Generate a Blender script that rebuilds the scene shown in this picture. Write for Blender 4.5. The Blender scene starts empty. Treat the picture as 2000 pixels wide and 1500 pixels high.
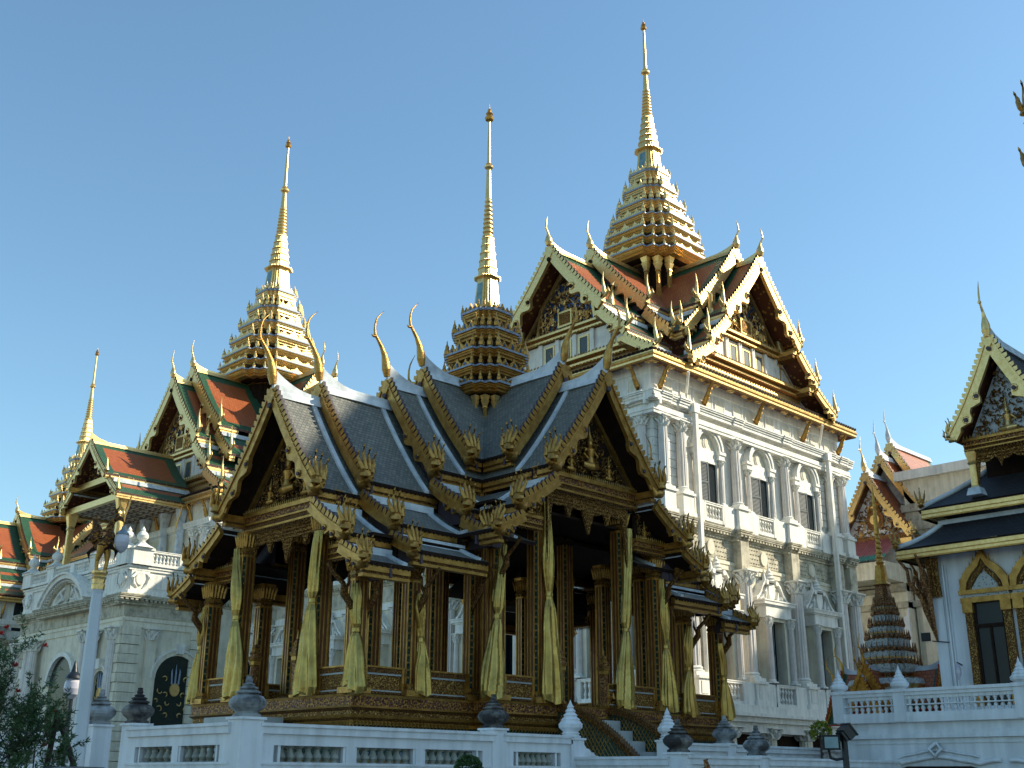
import bpy, math, random
from math import sin, cos, pi, radians as rad, sqrt
from mathutils import Matrix as MX, Vector as V
random.seed(7)
SC = bpy.context.scene
COL = SC.collection
# ---------------------------------------------------------------- camera
CAM_F, CAM_P, CAM_R, CAM_Y = 2230.6, rad(19.04), rad(.2805), rad(45.09)
cd = bpy.data.cameras.new("camera"); cam = bpy.data.objects.new("camera", cd); COL.objects.link(cam)
SC.camera = cam
fw = V((cos(CAM_P)*cos(CAM_Y), cos(CAM_P)*sin(CAM_Y), sin(CAM_P)))
r0 = V((sin(CAM_Y), -cos(CAM_Y), 0)); u0 = r0.cross(fw)
rr = cos(CAM_R)*r0 + sin(CAM_R)*u0; uu = -sin(CAM_R)*r0 + cos(CAM_R)*u0
cam.matrix_world = MX(((rr.x, uu.x, -fw.x, 0), (rr.y, uu.y, -fw.y, 0), (rr.z, uu.z, -fw.z, 1.7), (0, 0, 0, 1)))
cd.sensor_width = 36; cd.lens = 36*CAM_F/2000; cd.clip_start = .1; cd.clip_end = 3000
# ---------------------------------------------------------------- light
SUN_EL, SUN_AZ = rad(34), rad(-40)       # azimuth of the direction towards the sun, from +X
w = bpy.data.worlds.new("World"); SC.world = w; w.use_nodes = True
nt = w.node_tree; bg = nt.nodes["Background"]; sky = nt.nodes.new("ShaderNodeTexSky")
sky.sky_type = 'NISHITA'; sky.sun_disc = False; sky.sun_elevation = SUN_EL
sky.sun_rotation = pi/2 - SUN_AZ                      # Blender measures it clockwise from +Y
sky.air_density = 1.25; sky.dust_density = .6; sky.ozone_density = 1.6; sky.altitude = 10
tn = nt.nodes.new('ShaderNodeMixRGB'); tn.blend_type = 'MULTIPLY'; tn.inputs[0].default_value = 1; tn.inputs[2].default_value = (.89, 1.11, 1.15, 1)
nt.links.new(sky.outputs[0], tn.inputs[1]); nt.links.new(tn.outputs[0], bg.inputs[0]); bg.inputs[1].default_value = .126
sd = bpy.data.lights.new("sun", 'SUN'); so = bpy.data.objects.new("sun", sd); COL.objects.link(so)
sd.energy = 5.0; sd.angle = rad(.53); sd.color = (1, .9, .7)
so.rotation_euler = V((cos(SUN_EL)*cos(SUN_AZ), cos(SUN_EL)*sin(SUN_AZ), sin(SUN_EL))).to_track_quat('Z', 'Y').to_euler()
SC.view_settings.view_transform = 'Standard'; SC.view_settings.look = 'None'
SC.view_settings.exposure = .44; SC.view_settings.gamma = 1
SC.cycles.max_bounces = 6; SC.cycles.diffuse_bounces = 3; SC.cycles.glossy_bounces = 3
SC.cycles.transmission_bounces = 2
# ---------------------------------------------------------------- materials
def mat(name, col, rough=.6, metal=0, col2=None, scale=4, kind='noise', bump=0, bscale=None, stretch=(1, 1, 1), spec=None, ramp=(.35, .65), uv=False, extra=None):
    m = bpy.data.materials.new(name); m.use_nodes = True; t = m.node_tree; N = t.nodes; L = t.links
    b = N["Principled BSDF"]; b.inputs["Base Color"].default_value = (*col, 1)
    b.inputs["Roughness"].default_value = rough; b.inputs["Metallic"].default_value = metal
    if spec is not None: b.inputs["Specular IOR Level"].default_value = spec
    tc = N.new("ShaderNodeTexCoord"); mp = N.new("ShaderNodeMapping")
    if uv: L.new(tc.outputs["UV"], mp.inputs[0])
    else:
        g = N.new("ShaderNodeNewGeometry"); L.new(g.outputs["Position"], mp.inputs[0])
    mp.inputs["Scale"].default_value = stretch
    def tex(k, s):
        if k == 'voro':
            x = N.new("ShaderNodeTexVoronoi"); x.inputs["Scale"].default_value = s; o = x.outputs["Distance"]
        elif k == 'brick':
            x = N.new("ShaderNodeTexBrick"); x.inputs["Scale"].default_value = s; x.offset = .5
            x.inputs["Mortar Size"].default_value = .035; x.inputs["Bias"].default_value = 0
            x.inputs["Brick Width"].default_value = .5; x.inputs["Row Height"].default_value = .42
            x.inputs["Color1"].default_value = (*col, 1); x.inputs["Color2"].default_value = (*(col2 or col), 1)
            x.inputs["Mortar"].default_value = (*[c*.35 for c in col], 1); o = x.outputs["Color"]
        else:
            x = N.new("ShaderNodeTexNoise"); x.inputs["Scale"].default_value = s; x.inputs["Detail"].default_value = 5
            x.inputs["Roughness"].default_value = .6; o = x.outputs["Fac"]
        L.new(mp.outputs[0], x.inputs["Vector"]); return o, x
    last = None
    if kind == 'brick':
        o, x = tex('brick', scale)
        n2, _ = tex('noise', 1.2)
        mr = N.new("ShaderNodeMapRange"); mr.inputs["To Min"].default_value = .72; mr.inputs["To Max"].default_value = 1.25; L.new(n2, mr.inputs[0])
        mm = N.new("ShaderNodeMixRGB"); mm.blend_type = 'MULTIPLY'; mm.inputs[0].default_value = 1
        L.new(o, mm.inputs[1]); L.new(mr.outputs[0], mm.inputs[2]); L.new(mm.outputs[0], b.inputs["Base Color"]); last = x.outputs["Fac"]
        bp = N.new("ShaderNodeBump"); bp.invert = True; bp.inputs["Strength"].default_value = bump or .5; bp.inputs["Distance"].default_value = .03
        L.new(last, bp.inputs["Height"]); L.new(bp.outputs[0], b.inputs["Normal"])
    else:
        if col2:
            o, _ = tex(kind, scale); cr = N.new("ShaderNodeValToRGB")
            cr.color_ramp.elements[0].position = ramp[0]; cr.color_ramp.elements[1].position = ramp[1]
            cr.color_ramp.elements[0].color = (*col2, 1); cr.color_ramp.elements[1].color = (*col, 1)
            L.new(o, cr.inputs[0]); last = cr.outputs[0]
            if extra == 'streak':      # rain streaks: noise stretched along z
                mp2 = N.new("ShaderNodeMapping"); mp2.inputs["Scale"].default_value = (3.2, 3.2, .22)
                L.new(mp.inputs[0].links[0].from_socket, mp2.inputs[0])
                n3 = N.new("ShaderNodeTexNoise"); n3.inputs["Scale"].default_value = 1.6; n3.inputs["Detail"].default_value = 6; L.new(mp2.outputs[0], n3.inputs["Vector"])
                mr = N.new("ShaderNodeMapRange"); mr.inputs["From Min"].default_value = .32; mr.inputs["From Max"].default_value = .6
                mr.inputs["To Min"].default_value = .8; mr.inputs["To Max"].default_value = 1; L.new(n3.outputs["Fac"], mr.inputs[0])
                mm = N.new("ShaderNodeMixRGB"); mm.blend_type = 'MULTIPLY'; mm.inputs[0].default_value = 1
                L.new(last, mm.inputs[1]); L.new(mr.outputs[0], mm.inputs[2]); last = mm.outputs[0]
            L.new(last, b.inputs["Base Color"])
        if bump:
            o, _ = tex('noise' if kind != 'voro' else 'voro', bscale or scale*3)
            bp = N.new("ShaderNodeBump"); bp.inputs["Strength"].default_value = bump; bp.inputs["Distance"].default_value = .03
            L.new(o, bp.inputs["Height"]); L.new(bp.outputs[0], b.inputs["Normal"])
    return m
M = {}
M['gold'] = mat('polished gold', (.86, .62, .27), .36, .8, (.70, .46, .16), 9, bump=.25, bscale=26)
M['goldcarve'] = mat('carved gilding', (.52, .30, .075), .4, .75, (.16, .07, .02), 34, 'voro', bump=1, bscale=26, ramp=(.62, .2))
M['oldgold'] = mat('weathered gold leaf', (.58, .33, .08), .36, .7, (.36, .18, .035), 5, bump=.4, bscale=30)
M['dimgold'] = mat('dull brown gilding', (.32, .15, .028), .42, .6, (.10, .04, .012), 38, 'voro', bump=1, bscale=30, ramp=(.6, .22))
M['diamond'] = mat('glass mosaic band', (.42, .20, .045), .38, .6, (.12, .05, .03), 20, 'voro', bump=.8, bscale=22, ramp=(.55, .4))
M['mosaic'] = mat('dark green glass mosaic', (.03, .06, .045), .18, .2, (.25, .32, .28), 22, 'voro', bump=.5, bscale=22, ramp=(.06, .12))
M['slate'] = mat('grey roof tiles', (.205, .205, .175), .62, 0, (.12, .125, .11), 4.2, 'brick', bump=.9, uv=True)
M['orange'] = mat('orange roof tiles', (.43, .12, .035), .42, 0, (.36, .085, .025), 3.2, 'brick', bump=.7, uv=True)
M['green'] = mat('green roof tiles', (.035, .115, .055), .38, 0, (.022, .085, .04), 3.2, 'brick', bump=.7, uv=True)
M['black'] = mat('black slate tiles', (.022, .022, .027), .65, 0, (.032, .032, .036), 3.4, 'brick', bump=.7, uv=True)
M['redmetal'] = mat('red sheet roofing', (.42, .14, .12), .5, 0, (.33, .10, .09), 3)
M['greenmetal'] = mat('green sheet roofing', (.08, .28, .19), .5, 0, (.06, .2, .14), 3)
M['ridge'] = mat('blue-white ridge plaster', (.66, .71, .74), .65, 0, (.36, .40, .44), 2.6, bump=.2, bscale=14, ramp=(.25, .6))
M['white'] = mat('white plaster', (.86, .835, .755), .7, 0, (.66, .66, .62), 1.4, bump=.12, bscale=18, ramp=(.28, .52), extra='streak')
M['cream'] = mat('cream plaster', (.80, .74, .58), .72, 0, (.62, .56, .43), 1.3, bump=.15, bscale=16, ramp=(.28, .55), extra='streak')
M['pink'] = mat('pinkish marble shafts', (.76, .71, .65), .5, 0, (.66, .61, .56), 3.5, bump=.05, extra='streak')
M['grime'] = mat('soiled cream stone', (.58, .53, .40), .8, 0, (.26, .23, .17), 2.2, bump=.4, bscale=10, ramp=(.3, .55), extra='streak')
M['wall'] = mat('whitewashed wall', (.80, .81, .82), .75, 0, (.68, .70, .72), .9, bump=.15, bscale=9, ramp=(.3, .6), extra='streak')
M['stone'] = mat('dark weathered stone', (.24, .225, .20), .8, 0, (.035, .03, .028), 2.6, bump=.5, bscale=20, ramp=(.46, .62), extra='streak')
M['stone2'] = mat('grey weathered stone', (.36, .37, .37), .8, 0, (.07, .07, .068), 2.4, bump=.4, bscale=20, ramp=(.4, .58), extra='streak')
M['balstone'] = mat('grey-green stone balusters', (.40, .41, .36), .7, 0, (.22, .23, .19), 4, bump=.3, bscale=20, extra='streak')
M['marble'] = mat('grey marble', (.46, .47, .45), .5, 0, (.34, .35, .34), 2, bump=.05)
M['dark'] = mat('deep brown timber and shade', (.035, .018, .011), .75, 0, (.016, .010, .008), 5, spec=.1)
M['mauve'] = mat('purple-brown gable boarding', (.085, .06, .075), .7, 0, (.05, .038, .05), 3)
M['soffit'] = mat('red soffit with gilt stencils', (.10, .03, .014), .5, 0, (.42, .24, .06), 3.4, 'voro', ramp=(.2, .3))
M['shutter'] = mat('dark grey louvred shutter', (.065, .085, .095), .5, 0)
M['glass'] = mat('dark window glass', (.012, .018, .022), .25, 0, spec=.25)
M['door'] = mat('black-green lacquer door', (.006, .018, .015), .2, 0)
M['amber'] = mat('orange-gold leaf', (.74, .40, .07), .36, .6, (.45, .20, .03), 9, bump=.3, bscale=24)
M['lip'] = mat('blue-grey glazed edging', (.34, .42, .52), .35, .1, (.16, .20, .28), 14)
M['bellglass'] = mat('green mirror glass', (.24, .36, .33), .25, .5, (.14, .22, .21), 5)
M['blue'] = mat('blue glass inlay', (.03, .08, .20), .25, .3, (.10, .07, .03), 14, 'voro', ramp=(.3, .15))
M['curtain'] = mat('gold satin', (.46, .32, .085), .24, .6, (.30, .19, .04), 2.6, bump=.3, bscale=9)
M['curtain2'] = mat('dull ochre satin', (.55, .34, .08), .32, .55, (.42, .24, .05), 3, bump=.12, bscale=12)
M['red'] = mat('red lacquer', (.42, .03, .015), .45)
M['orangecol'] = mat('orange lacquered column core', (.21, .065, .014), .4, .3, (.11, .035, .012), 8)
M['post'] = mat('white enamel paint', (.58, .61, .64), .45, 0, (.50, .53, .56), 1.2)
M['globe'] = mat('milky lamp glass', (.60, .58, .62), .15, 0, (.45, .42, .47), 3)
M['cap'] = mat('grey-blue enamel', (.20, .25, .29), .35, .3)
M['blackmetal'] = mat('black painted steel', (.018, .022, .026), .4, .3)
M['lens'] = mat('grey-blue lamp glass', (.30, .40, .42), .1, 0, (.2, .28, .30), 3)
M['leaf'] = mat('shrub leaves', (.055, .12, .03), .6, 0, (.022, .055, .016), 4)
M['leaf2'] = mat('yellow-green leaves', (.30, .30, .03), .5, 0, (.12, .16, .02), 4)
M['petal'] = mat('red petals', (.62, .03, .02), .5, 0, (.42, .015, .012), 8)
M['bark'] = mat('brown painted stakes', (.05, .028, .025), .6, 0, (.03, .018, .016), 6)
M['grass'] = mat('lawn', (.05, .10, .03), .9, 0, (.03, .06, .02), 2)
M['paving'] = mat('grey stone paving', (.22, .21, .19), .85, 0, (.15, .145, .13), 1.5, bump=.3)
M['pot'] = mat('glazed pot', (.45, .42, .38), .4, 0, (.2, .15, .12), 12)
M['whitetile'] = mat('porcelain mosaic', (.62, .64, .60), .3, 0, (.16, .20, .22), 16, 'voro', bump=.8, ramp=(.22, .4))
M['redgold'] = mat('copper-red gilding', (.44, .22, .07), .38, .6, (.17, .065, .022), 30, 'voro', bump=.9, bscale=24, ramp=(.6, .25))
M['paper'] = mat('patched whitewash', (.80, .82, .84), .8, 0, (.7, .72, .75), 2)
# ---------------------------------------------------------------- mesh builder
class MB:
    def __init__(s, *mats): s.v = []; s.f = []; s.mi = []; s.uv = []; s.mats = list(mats) or ['gold']; s.T = MX(); s.sm = []
    def add(s, vs, fs, m=0, uv=None, smooth=False):
        b = len(s.v); T = s.T
        s.v += [tuple(T @ V(p)) for p in vs]
        for i, f in enumerate(fs):
            s.f.append([b+k for k in f]); s.mi.append(m); s.sm.append(smooth)
            s.uv.append(uv[i] if uv else None)
        return s
    def box(s, x0, x1, y0, y1, z0, z1, m=0):
        p = [(x, y, z) for z in (z0, z1) for y in (y0, y1) for x in (x0, x1)]
        return s.add(p, [(0, 2, 3, 1), (4, 5, 7, 6), (0, 1, 5, 4), (2, 6, 7, 3), (0, 4, 6, 2), (1, 3, 7, 5)], m)
    def poly(s, pts, o, ex, ey, d, m=0, m2=None):        # extrude a 2D outline by vector d
        o, ex, ey, d = V(o), V(ex), V(ey), V(d); n = len(pts)
        a = [o+ex*p+ey*q for p, q in pts]; b = [p+d for p in a]
        s.add(a+b, [list(range(n))[::-1], list(range(n, 2*n))], m)
        s.add(a+b, [(i, (i+1) % n, n+(i+1) % n, n+i) for i in range(n)], m if m2 is None else m2); return s
    def strip(s, lo, hi, o, ex, ey, d, m=0):             # band between two polylines, extruded (stays valid when concave)
        o, ex, ey, d = V(o), V(ex), V(ey), V(d); n = len(lo)
        P = lambda l: [o+ex*p+ey*q for p, q in l]
        a, b = P(lo), P(hi); vs = a+b+[p+d for p in a]+[p+d for p in b]; f = []
        for i in range(n-1):
            f += [(i, i+1, n+i+1, n+i), (2*n+i, 3*n+i, 3*n+i+1, 2*n+i+1), (i, 2*n+i, 2*n+i+1, i+1), (n+i, n+i+1, 3*n+i+1, 3*n+i)]
        f += [(0, n, 3*n, 2*n), (n-1, 3*n-1, 4*n-1, 2*n-1)]
        return s.add(vs, f, m)
    def loft(s, rings, m=0, cap=True, smooth=False, mf=None):
        n = len(rings[0]); vs = [p for r in rings for p in r]; 
        for k in range(len(rings)-1):
            s_m = mf[k] if mf else m
            s.add(rings[k]+rings[k+1], [(i, (i+1) % n, n+(i+1) % n, n+i) for i in range(n)], s_m, smooth=smooth)
        if cap: s.add(rings[0], [list(range(n))[::-1]], mf[0] if mf else m); s.add(rings[-1], [list(range(n))], mf[-1] if mf else m)
        return s
    def shape(s, sh, lv, c=(0, 0), m=0, smooth=False, mf=None):      # lv: (scale, z)
        return s.loft([[(c[0]+x*k, c[1]+y*k, z) for x, y in sh] for k, z in lv], m, smooth=smooth, mf=mf)
    def lathe(s, lv, n=12, c=(0, 0), m=0, smooth=True, mf=None):
        return s.shape([(cos(2*pi*(i+.5)/n), sin(2*pi*(i+.5)/n)) for i in range(n)], lv, c, m, smooth, mf)
    def tube(s, pts, rad_, n=6, m=0, flat=None, smooth=True):
        P = [V(p) for p in pts]; R = []
        for i, p in enumerate(P):
            d = (P[min(i+1, len(P)-1)]-P[max(i-1, 0)]).normalized()
            a = d.cross(V((0, 0, 1)) if abs(d.z) < .95 else V((0, 1, 0))).normalized() if flat is None else (V(flat)-d*d.dot(V(flat))).normalized()
            b = d.cross(a); r = rad_[i] if isinstance(rad_, (list, tuple)) else rad_
            ra, rb = r if isinstance(r, (list, tuple)) else (r, r)
            R.append([tuple(p+a*(ra*cos(2*pi*k/n))+b*(rb*sin(2*pi*k/n))) for k in range(n)])
        return s.loft(R, m, smooth=smooth)
    def build(s, name, parent=None, M4=None, label=None):
        me = bpy.data.meshes.new(name); me.from_pydata(s.v, [], s.f)
        for k in s.mats: me.materials.append(M[k])
        me.polygons.foreach_set('material_index', s.mi); me.polygons.foreach_set('use_smooth', s.sm)
        if any(s.uv):
            ul = me.uv_layers.new(name="UVMap"); k = 0
            for f, u in zip(s.f, s.uv):
                for j in range(len(f)):
                    if u: ul.data[k].uv = u[j]
                    k += 1
        me.update()
        o = bpy.data.objects.new(name, me); COL.objects.link(o)
        if parent: o.parent = parent
        if M4 is not None: o.matrix_local = M4
        if label: o['label'] = label
        return o
def tag(o, label=None, cat=None, group=None, kind=None):
    for k, x in (('label', label), ('category', cat), ('group', group), ('kind', kind)):
        if x: o[k] = x
    return o
def thing(name, loc, label, cat, group=None, rz=0):
    o = bpy.data.objects.new(name, None); COL.objects.link(o); o.location = loc; o.rotation_euler = (0, 0, rz)
    o.empty_display_size = .3
    return tag(o, label, cat, group)
def dup(o, parent, M4=None, name=None):                    # copy one part with its sub-parts
    c = o.copy(); COL.objects.link(c); c.parent = parent
    if name: c.name = name
    if M4 is not None: c.matrix_local = M4
    for ch in o.children: dup(ch, c)
    return c
def T3(x, y, z=0, rz=0, s=None):
    m = MX.Translation((x, y, z)) @ MX.Rotation(rz, 4, 'Z')
    if s: m = m @ MX.Diagonal((*s, 1))
    return m
def redent(a=.52, b=.70, c=.86):
    q = [(1, a), (c, a), (c, b), (b, b), (b, c), (a, c), (a, 1)]
    out = []
    for k in range(4):
        for x, y in q:
            for _ in range(k): x, y = -y, x
            out.append((x, y))
    return out
RED = redent(); SQ = [(1, 1), (-1, 1), (-1, -1), (1, -1)][::1]
SQ = [(1, -1), (1, 1), (-1, 1), (-1, -1)]
OCT = [(cos(pi/8+k*pi/4), sin(pi/8+k*pi/4)) for k in range(8)]
# ---------------------------------------------------------------- thai roof kit, local frame x = outwards, y = sideways
def prof(v0, z0, v1, z1, sag=.12, n=7):                    # concave slope outline from top to eave
    out = []
    for i in range(n+1):
        t = i/n; s = sag*4*t*(1-t)*.5*(abs(z0-z1)**.5)
        out.append((v0+(v1-v0)*t, z0+(z1-z0)*t-s))
    return out
def slope(pr, u0, u1, th, mats, side, border=None, hip=0):
    mb = MB(*mats); L = [0]
    for i in range(1, len(pr)): L.append(L[-1]+math.hypot(pr[i][0]-pr[i-1][0], pr[i][1]-pr[i-1][1]))
    us = [u0, u1] if not border else [u0, u0+border, u1-border, u1]
    rows = list(range(len(pr)-1))
    for a, b in zip(us, us[1:]):
        for i in rows:
            (va, za), (vb, zb) = pr[i], pr[i+1]
            ed = border and (a == us[0] or b == us[-1] or L[i+1] < border+.05 or L[i+1] > L[-1]-border*.55)
            h0, h1 = (hip*i/len(rows), hip*(i+1)/len(rows)) if b == us[-1] else (0, 0)
            q = [(a, side*va, za), (b, side*va, za), (b, side*vb, zb), (a, side*vb, zb)]
            if side > 0: q = [q[0], q[3], q[2], q[1]]
            uvs = [(p[0], L[i] if abs(abs(p[1])-va) < 1e-6 else L[i+1]) for p in q]
            mb.add(q, [(3, 2, 1, 0)], 1 if ed else 0, [uvs[::-1]], smooth=False)
    a, b = us[0], us[-1]                                    # underside and rims
    for i in rows:
        (va, za), (vb, zb) = pr[i], pr[i+1]
        mb.add([(a, side*va, za-th), (b, side*va, za-th), (b, side*vb, zb-th), (a, side*vb, zb-th)], [(0, 1, 2, 3) if side < 0 else (3, 2, 1, 0)][:1], 2)
        for e in (a, b): mb.add([(e, side*va, za), (e, side*vb, zb), (e, side*vb, zb-th), (e, side*va, za-th)], [(0, 1, 2, 3)], 2)
    v, z = pr[-1]; mb.add([(a, side*v, z), (b, side*v, z), (b, side*v, z-th), (a, side*v, z-th)], [(0, 1, 2, 3)], 2)
    v, z = pr[0]; mb.add([(a, side*v, z), (b, side*v, z), (b, side*v, z-th), (a, side*v, z-th)], [(0, 1, 2, 3)], 2)
    return mb
def horn(mb, o, ex, ez, pts, r, m=0, n=6, fl=1):           # tapered curved spike; pts (x,z) along frame
    o, ex, ez = V(o), V(ex), V(ez)
    mb.tube([o+ex*a+ez*b for a, b in pts], r, n, m, flat=ex.cross(ez) if fl else None)
def chofa_bird(h, mats=('gold', 'mauve')):                 # tall S-shaped finial of the pavilion
    mb = MB(*mats); k = h/1.75
    p = [(-.04, -.1), (.0, .1), (.02, .28), (.08, .5), (.2, .72), (.34, .9), (.44, 1.02), (.455, 1.15), (.45, 1.32), (.40, 1.5), (.30, 1.64), (.20, 1.74)]
    r = [.085, .125, .12, .085, .058, .044, .042, .036, .031, .025, .018, .007]
    mb.tube([(x*k, 0, z*k) for x, z in p], [(q*k*.95, q*k) for q in r], 8, 0, flat=(0, 1, 0))
    mb.tube([(.40*k, 0, .98*k), (.50*k, 0, .95*k), (.57*k, 0, .99*k)], [.05*k, .035*k, .006], 6, 0)
    mb.tube([(.20*k, 0, 1.74*k), (.16*k, 0, 1.80*k)], [.012, .004], 5, 1)
    return mb
def chofa_spike(h, mats=('gold', 'oldgold'), rs=1):              # short bulbous finial of the palace roofs
    mb = MB(*mats); k = h/1.5
    p = [(.0, -.15), (.0, .05), (.0, .22), (.02, .42), (.06, .58), (.14, .72), (.19, .85), (.18, 1.05), (.14, 1.28), (.08, 1.5)]
    r = [.13, .21, .19, .10, .065, .05, .045, .045, .032, .006]
    mb.tube([(x*k, 0, z*k) for x, z in p], [q*k*rs for q in r], 8, 0, flat=(0, 1, 0))
    mb.tube([(.17*k, 0, .84*k), (.28*k, 0, .78*k), (.3*k, 0, .84*k)], [.05*k, .03*k, .005], 5, 0)
    return mb
def naga(h, mats=('gold',), heads=4, spread=1.0):          # fan of naga heads at the foot of a bargeboard; faces +y
    mb = MB(*mats); k = h/1.0
    mb.tube([(0, -.12*k, .10*k), (0, .04*k, -.10*k), (0, .24*k, -.08*k), (0, .32*k, .12*k), (0, .28*k, .34*k)], [(.08*k, .07*k), (.16*k, .13*k), (.24*k, .17*k), (.27*k, .16*k), (.20*k, .10*k)], 9, 0)
    for i in range(heads):
        t = (i-(heads-1)/2)/(max(heads-1, 1)/2)
        x0 = t*.17*k; hh = (1-.34*abs(t))*k*(1.0 if i % 2 == 0 else .92); w = t*.13*k*spread
        mb.tube([(x0*.6, .25*k, .12*k), (x0+w*.3, .34*k, .34*k), (x0+w*.75, .27*k, .36*k+hh*.32), (x0+w*.95, .20*k, .36*k+hh*.55), (x0+w*1.2, .26*k, .36*k+hh*.80), (x0+w*1.25, .31*k, .36*k+hh*.90)],
                [.06*k, .085*k, .068*k, .055*k, .036*k, .004], 6, 0)
    mb.tube([(0, .28*k, .0), (0, .5*k, .02*k), (0, .6*k, .2*k), (0, .56*k, .42*k), (0, .64*k, .58*k)], [.08*k, .09*k, .075*k, .05*k, .006], 6, 0)
    mb.tube([(0, -.16*k, .02*k), (0, -.26*k, .16*k), (0, -.14*k, .26*k), (0, -.06*k, .16*k)], [.05*k, .045*k, .035*k, .01], 6, 0)
    return mb
def barge(pr, side, w, th, tooth, sp, mats, wavy=True, lift=.06):
    """bargeboard in the plane x=0..-th following the slope outline, with leaf-shaped teeth and a wavy lower edge"""
    mb = MB(*mats); L = [0]
    for i in range(1, len(pr)): L.append(L[-1]+math.hypot(pr[i][0]-pr[i-1][0], pr[i][1]-pr[i-1][1]))
    tot = L[-1]
    def at(s):
        s = max(0, min(tot, s)); i = 0
        while i < len(pr)-2 and L[i+1] < s: i += 1
        t = (s-L[i])/(L[i+1]-L[i]); p = (pr[i][0]+(pr[i+1][0]-pr[i][0])*t, pr[i][1]+(pr[i+1][1]-pr[i][1])*t)
        d = V((pr[i+1][0]-pr[i][0], pr[i+1][1]-pr[i][1])).normalized(); return V(p), d, V((-d.y, d.x)) if d.x > 0 else V((d.y, -d.x))
    xo = .004 if side < 0 else 0
    n = max(10, int(tot/.11)); up = []; lo = []
    for i in range(n+1):
        s = tot*i/n; p, d, nn = at(s); t = s/tot
        a = p+nn*lift; ww = w
        if wavy and t > .5:
            q = (t-.5)/.5; ww = w*(1.0+.95*sin(q*pi*2.6)**2*(1 if q < .85 else .4)-.2*q)
        b = p-nn*ww
        up.append((side*a.x, a.y)); lo.append((side*b.x, b.y))
    mb.strip(lo, up, (xo, 0, 0), (0, 1, 0), (0, 0, 1), (-th-2*xo, 0, 0), 0)
    mb.strip([(side*at(tot*i/n)[0].x+side*at(tot*i/n)[2].x*(lift-.05), at(tot*i/n)[0].y+at(tot*i/n)[2].y*(lift-.05)) for i in range(n+1)], up, (.035+xo, 0, 0), (0, 1, 0), (0, 0, 1), (-.03, 0, 0), 0)
    if wavy:                                               # curl where the plain board turns into the serpent body
        for q in (.56, .80):
            p, d, nn = at(tot*q); c = p-nn*w*1.15
            mb.tube([(th*.1, side*(c.x+.42*w*cos(a)), c.y+.42*w*sin(a)) for a in [2.4-k*.75 for k in range(7)]], [w*.16, w*.19, w*.18, w*.15, w*.12, w*.08, w*.03], 6, 0)
            mb.tube([(-th-.05, side*c.x, c.y), (.05, side*c.x, c.y)], w*.26, 7, 1)
    s = sp*.7
    while s < tot-sp*.2:                                   # bai raka teeth
        p, d, nn = at(s); a = p+nn*(lift-.01); e = p-d*sp*.86+nn*(lift-.01)
        tip = a+nn*tooth-d*sp*.62; mid = a+nn*tooth*.72-d*sp*.05
        pts = [(side*a.x, a.y), (side*mid.x, mid.y), (side*tip.x, tip.y), (side*e.x, e.y)]
        if side < 0: pts = pts[::-1]
        mb.poly(pts, (.01, 0, 0), (0, 1, 0), (0, 0, 1), (-th*.7, 0, 0), 0, 1)
        s += sp
    return mb
def apexplate(x, z, s, mats):
    return MB(*mats).poly([(0, z+s*.5), (-s, z-s*.6), (0, z-s*2.1), (s, z-s*.6)], (x+.045, 0, 0), (0, 1, 0), (0, 0, 1), (-.05, 0, 0)).tube([(x-.2, 0, z-s*2.0), (x+.07, 0, z-s*2.0)], s*.38, 7, 1)
def fascia(u0, u1, v, z, h, side, mats, teeth=True):       # eave board with mouldings and a row of dark antefix teeth
    mb = MB(*mats)
    y = lambda a, b: (min(side*a, side*b), max(side*a, side*b))
    mb.box(u0, u1, *y(v-.14, v-.02), z-h*.62, z-.035, 0)
    mb.box(u0, u1, *y(v-.17, v-.055), z-h*.80, z-h*.62, 1)
    mb.box(u0, u1, *y(v-.20, v-.04), z-h, z-h*.80, 0)
    if teeth:
        n = max(2, int((u1-u0)/.13)); d = (u1-u0)/n
        for i in range(n):
            x = u0+d*(i+.5)
            mb.add([(x-d*.36, side*(v+.01), z-.035), (x+d*.36, side*(v+.01), z-.035), (x, side*(v+.01), z-.11), (x-d*.36, side*(v-.03), z-.035), (x+d*.36, side*(v-.03), z-.035), (x, side*(v-.03), z-.11)],
                   [(0, 1, 2), (5, 4, 3), (0, 2, 5, 3), (1, 4, 5, 2)], 2)
    return mb
def ridgecap(u0, u1, z, w, h, rise, mats):
    mb = MB(*mats); n = 10; R = []
    for i in range(n+1):
        u = u0+(u1-u0)*i/n; t = max(0, (u-(u1-rise[1]))/rise[1]); k = rise[0]*t*t; ww = w*(1-.45*t)
        R.append([(u, -ww*1.3, z-.14), (u, ww*1.3, z-.14), (u, ww*.75, z+h*.35), (u, ww*.7, z+h+k), (u, -ww*.7, z+h+k), (u, -ww*.75, z+h*.35)])
    return mb.loft(R, 0)
def edgestrip(pr, u, w, side, m, h=.06):                   # plaster strip running down the slope
    mb = MB(m)
    lo = [(side*a, b) for a, b in pr]; hi = [(side*(a+.02), b+h) for a, b in pr]
    return mb.strip(lo, hi, (u, 0, 0), (0, 1, 0), (0, 0, 1), (w, 0, 0), 0)
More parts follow.
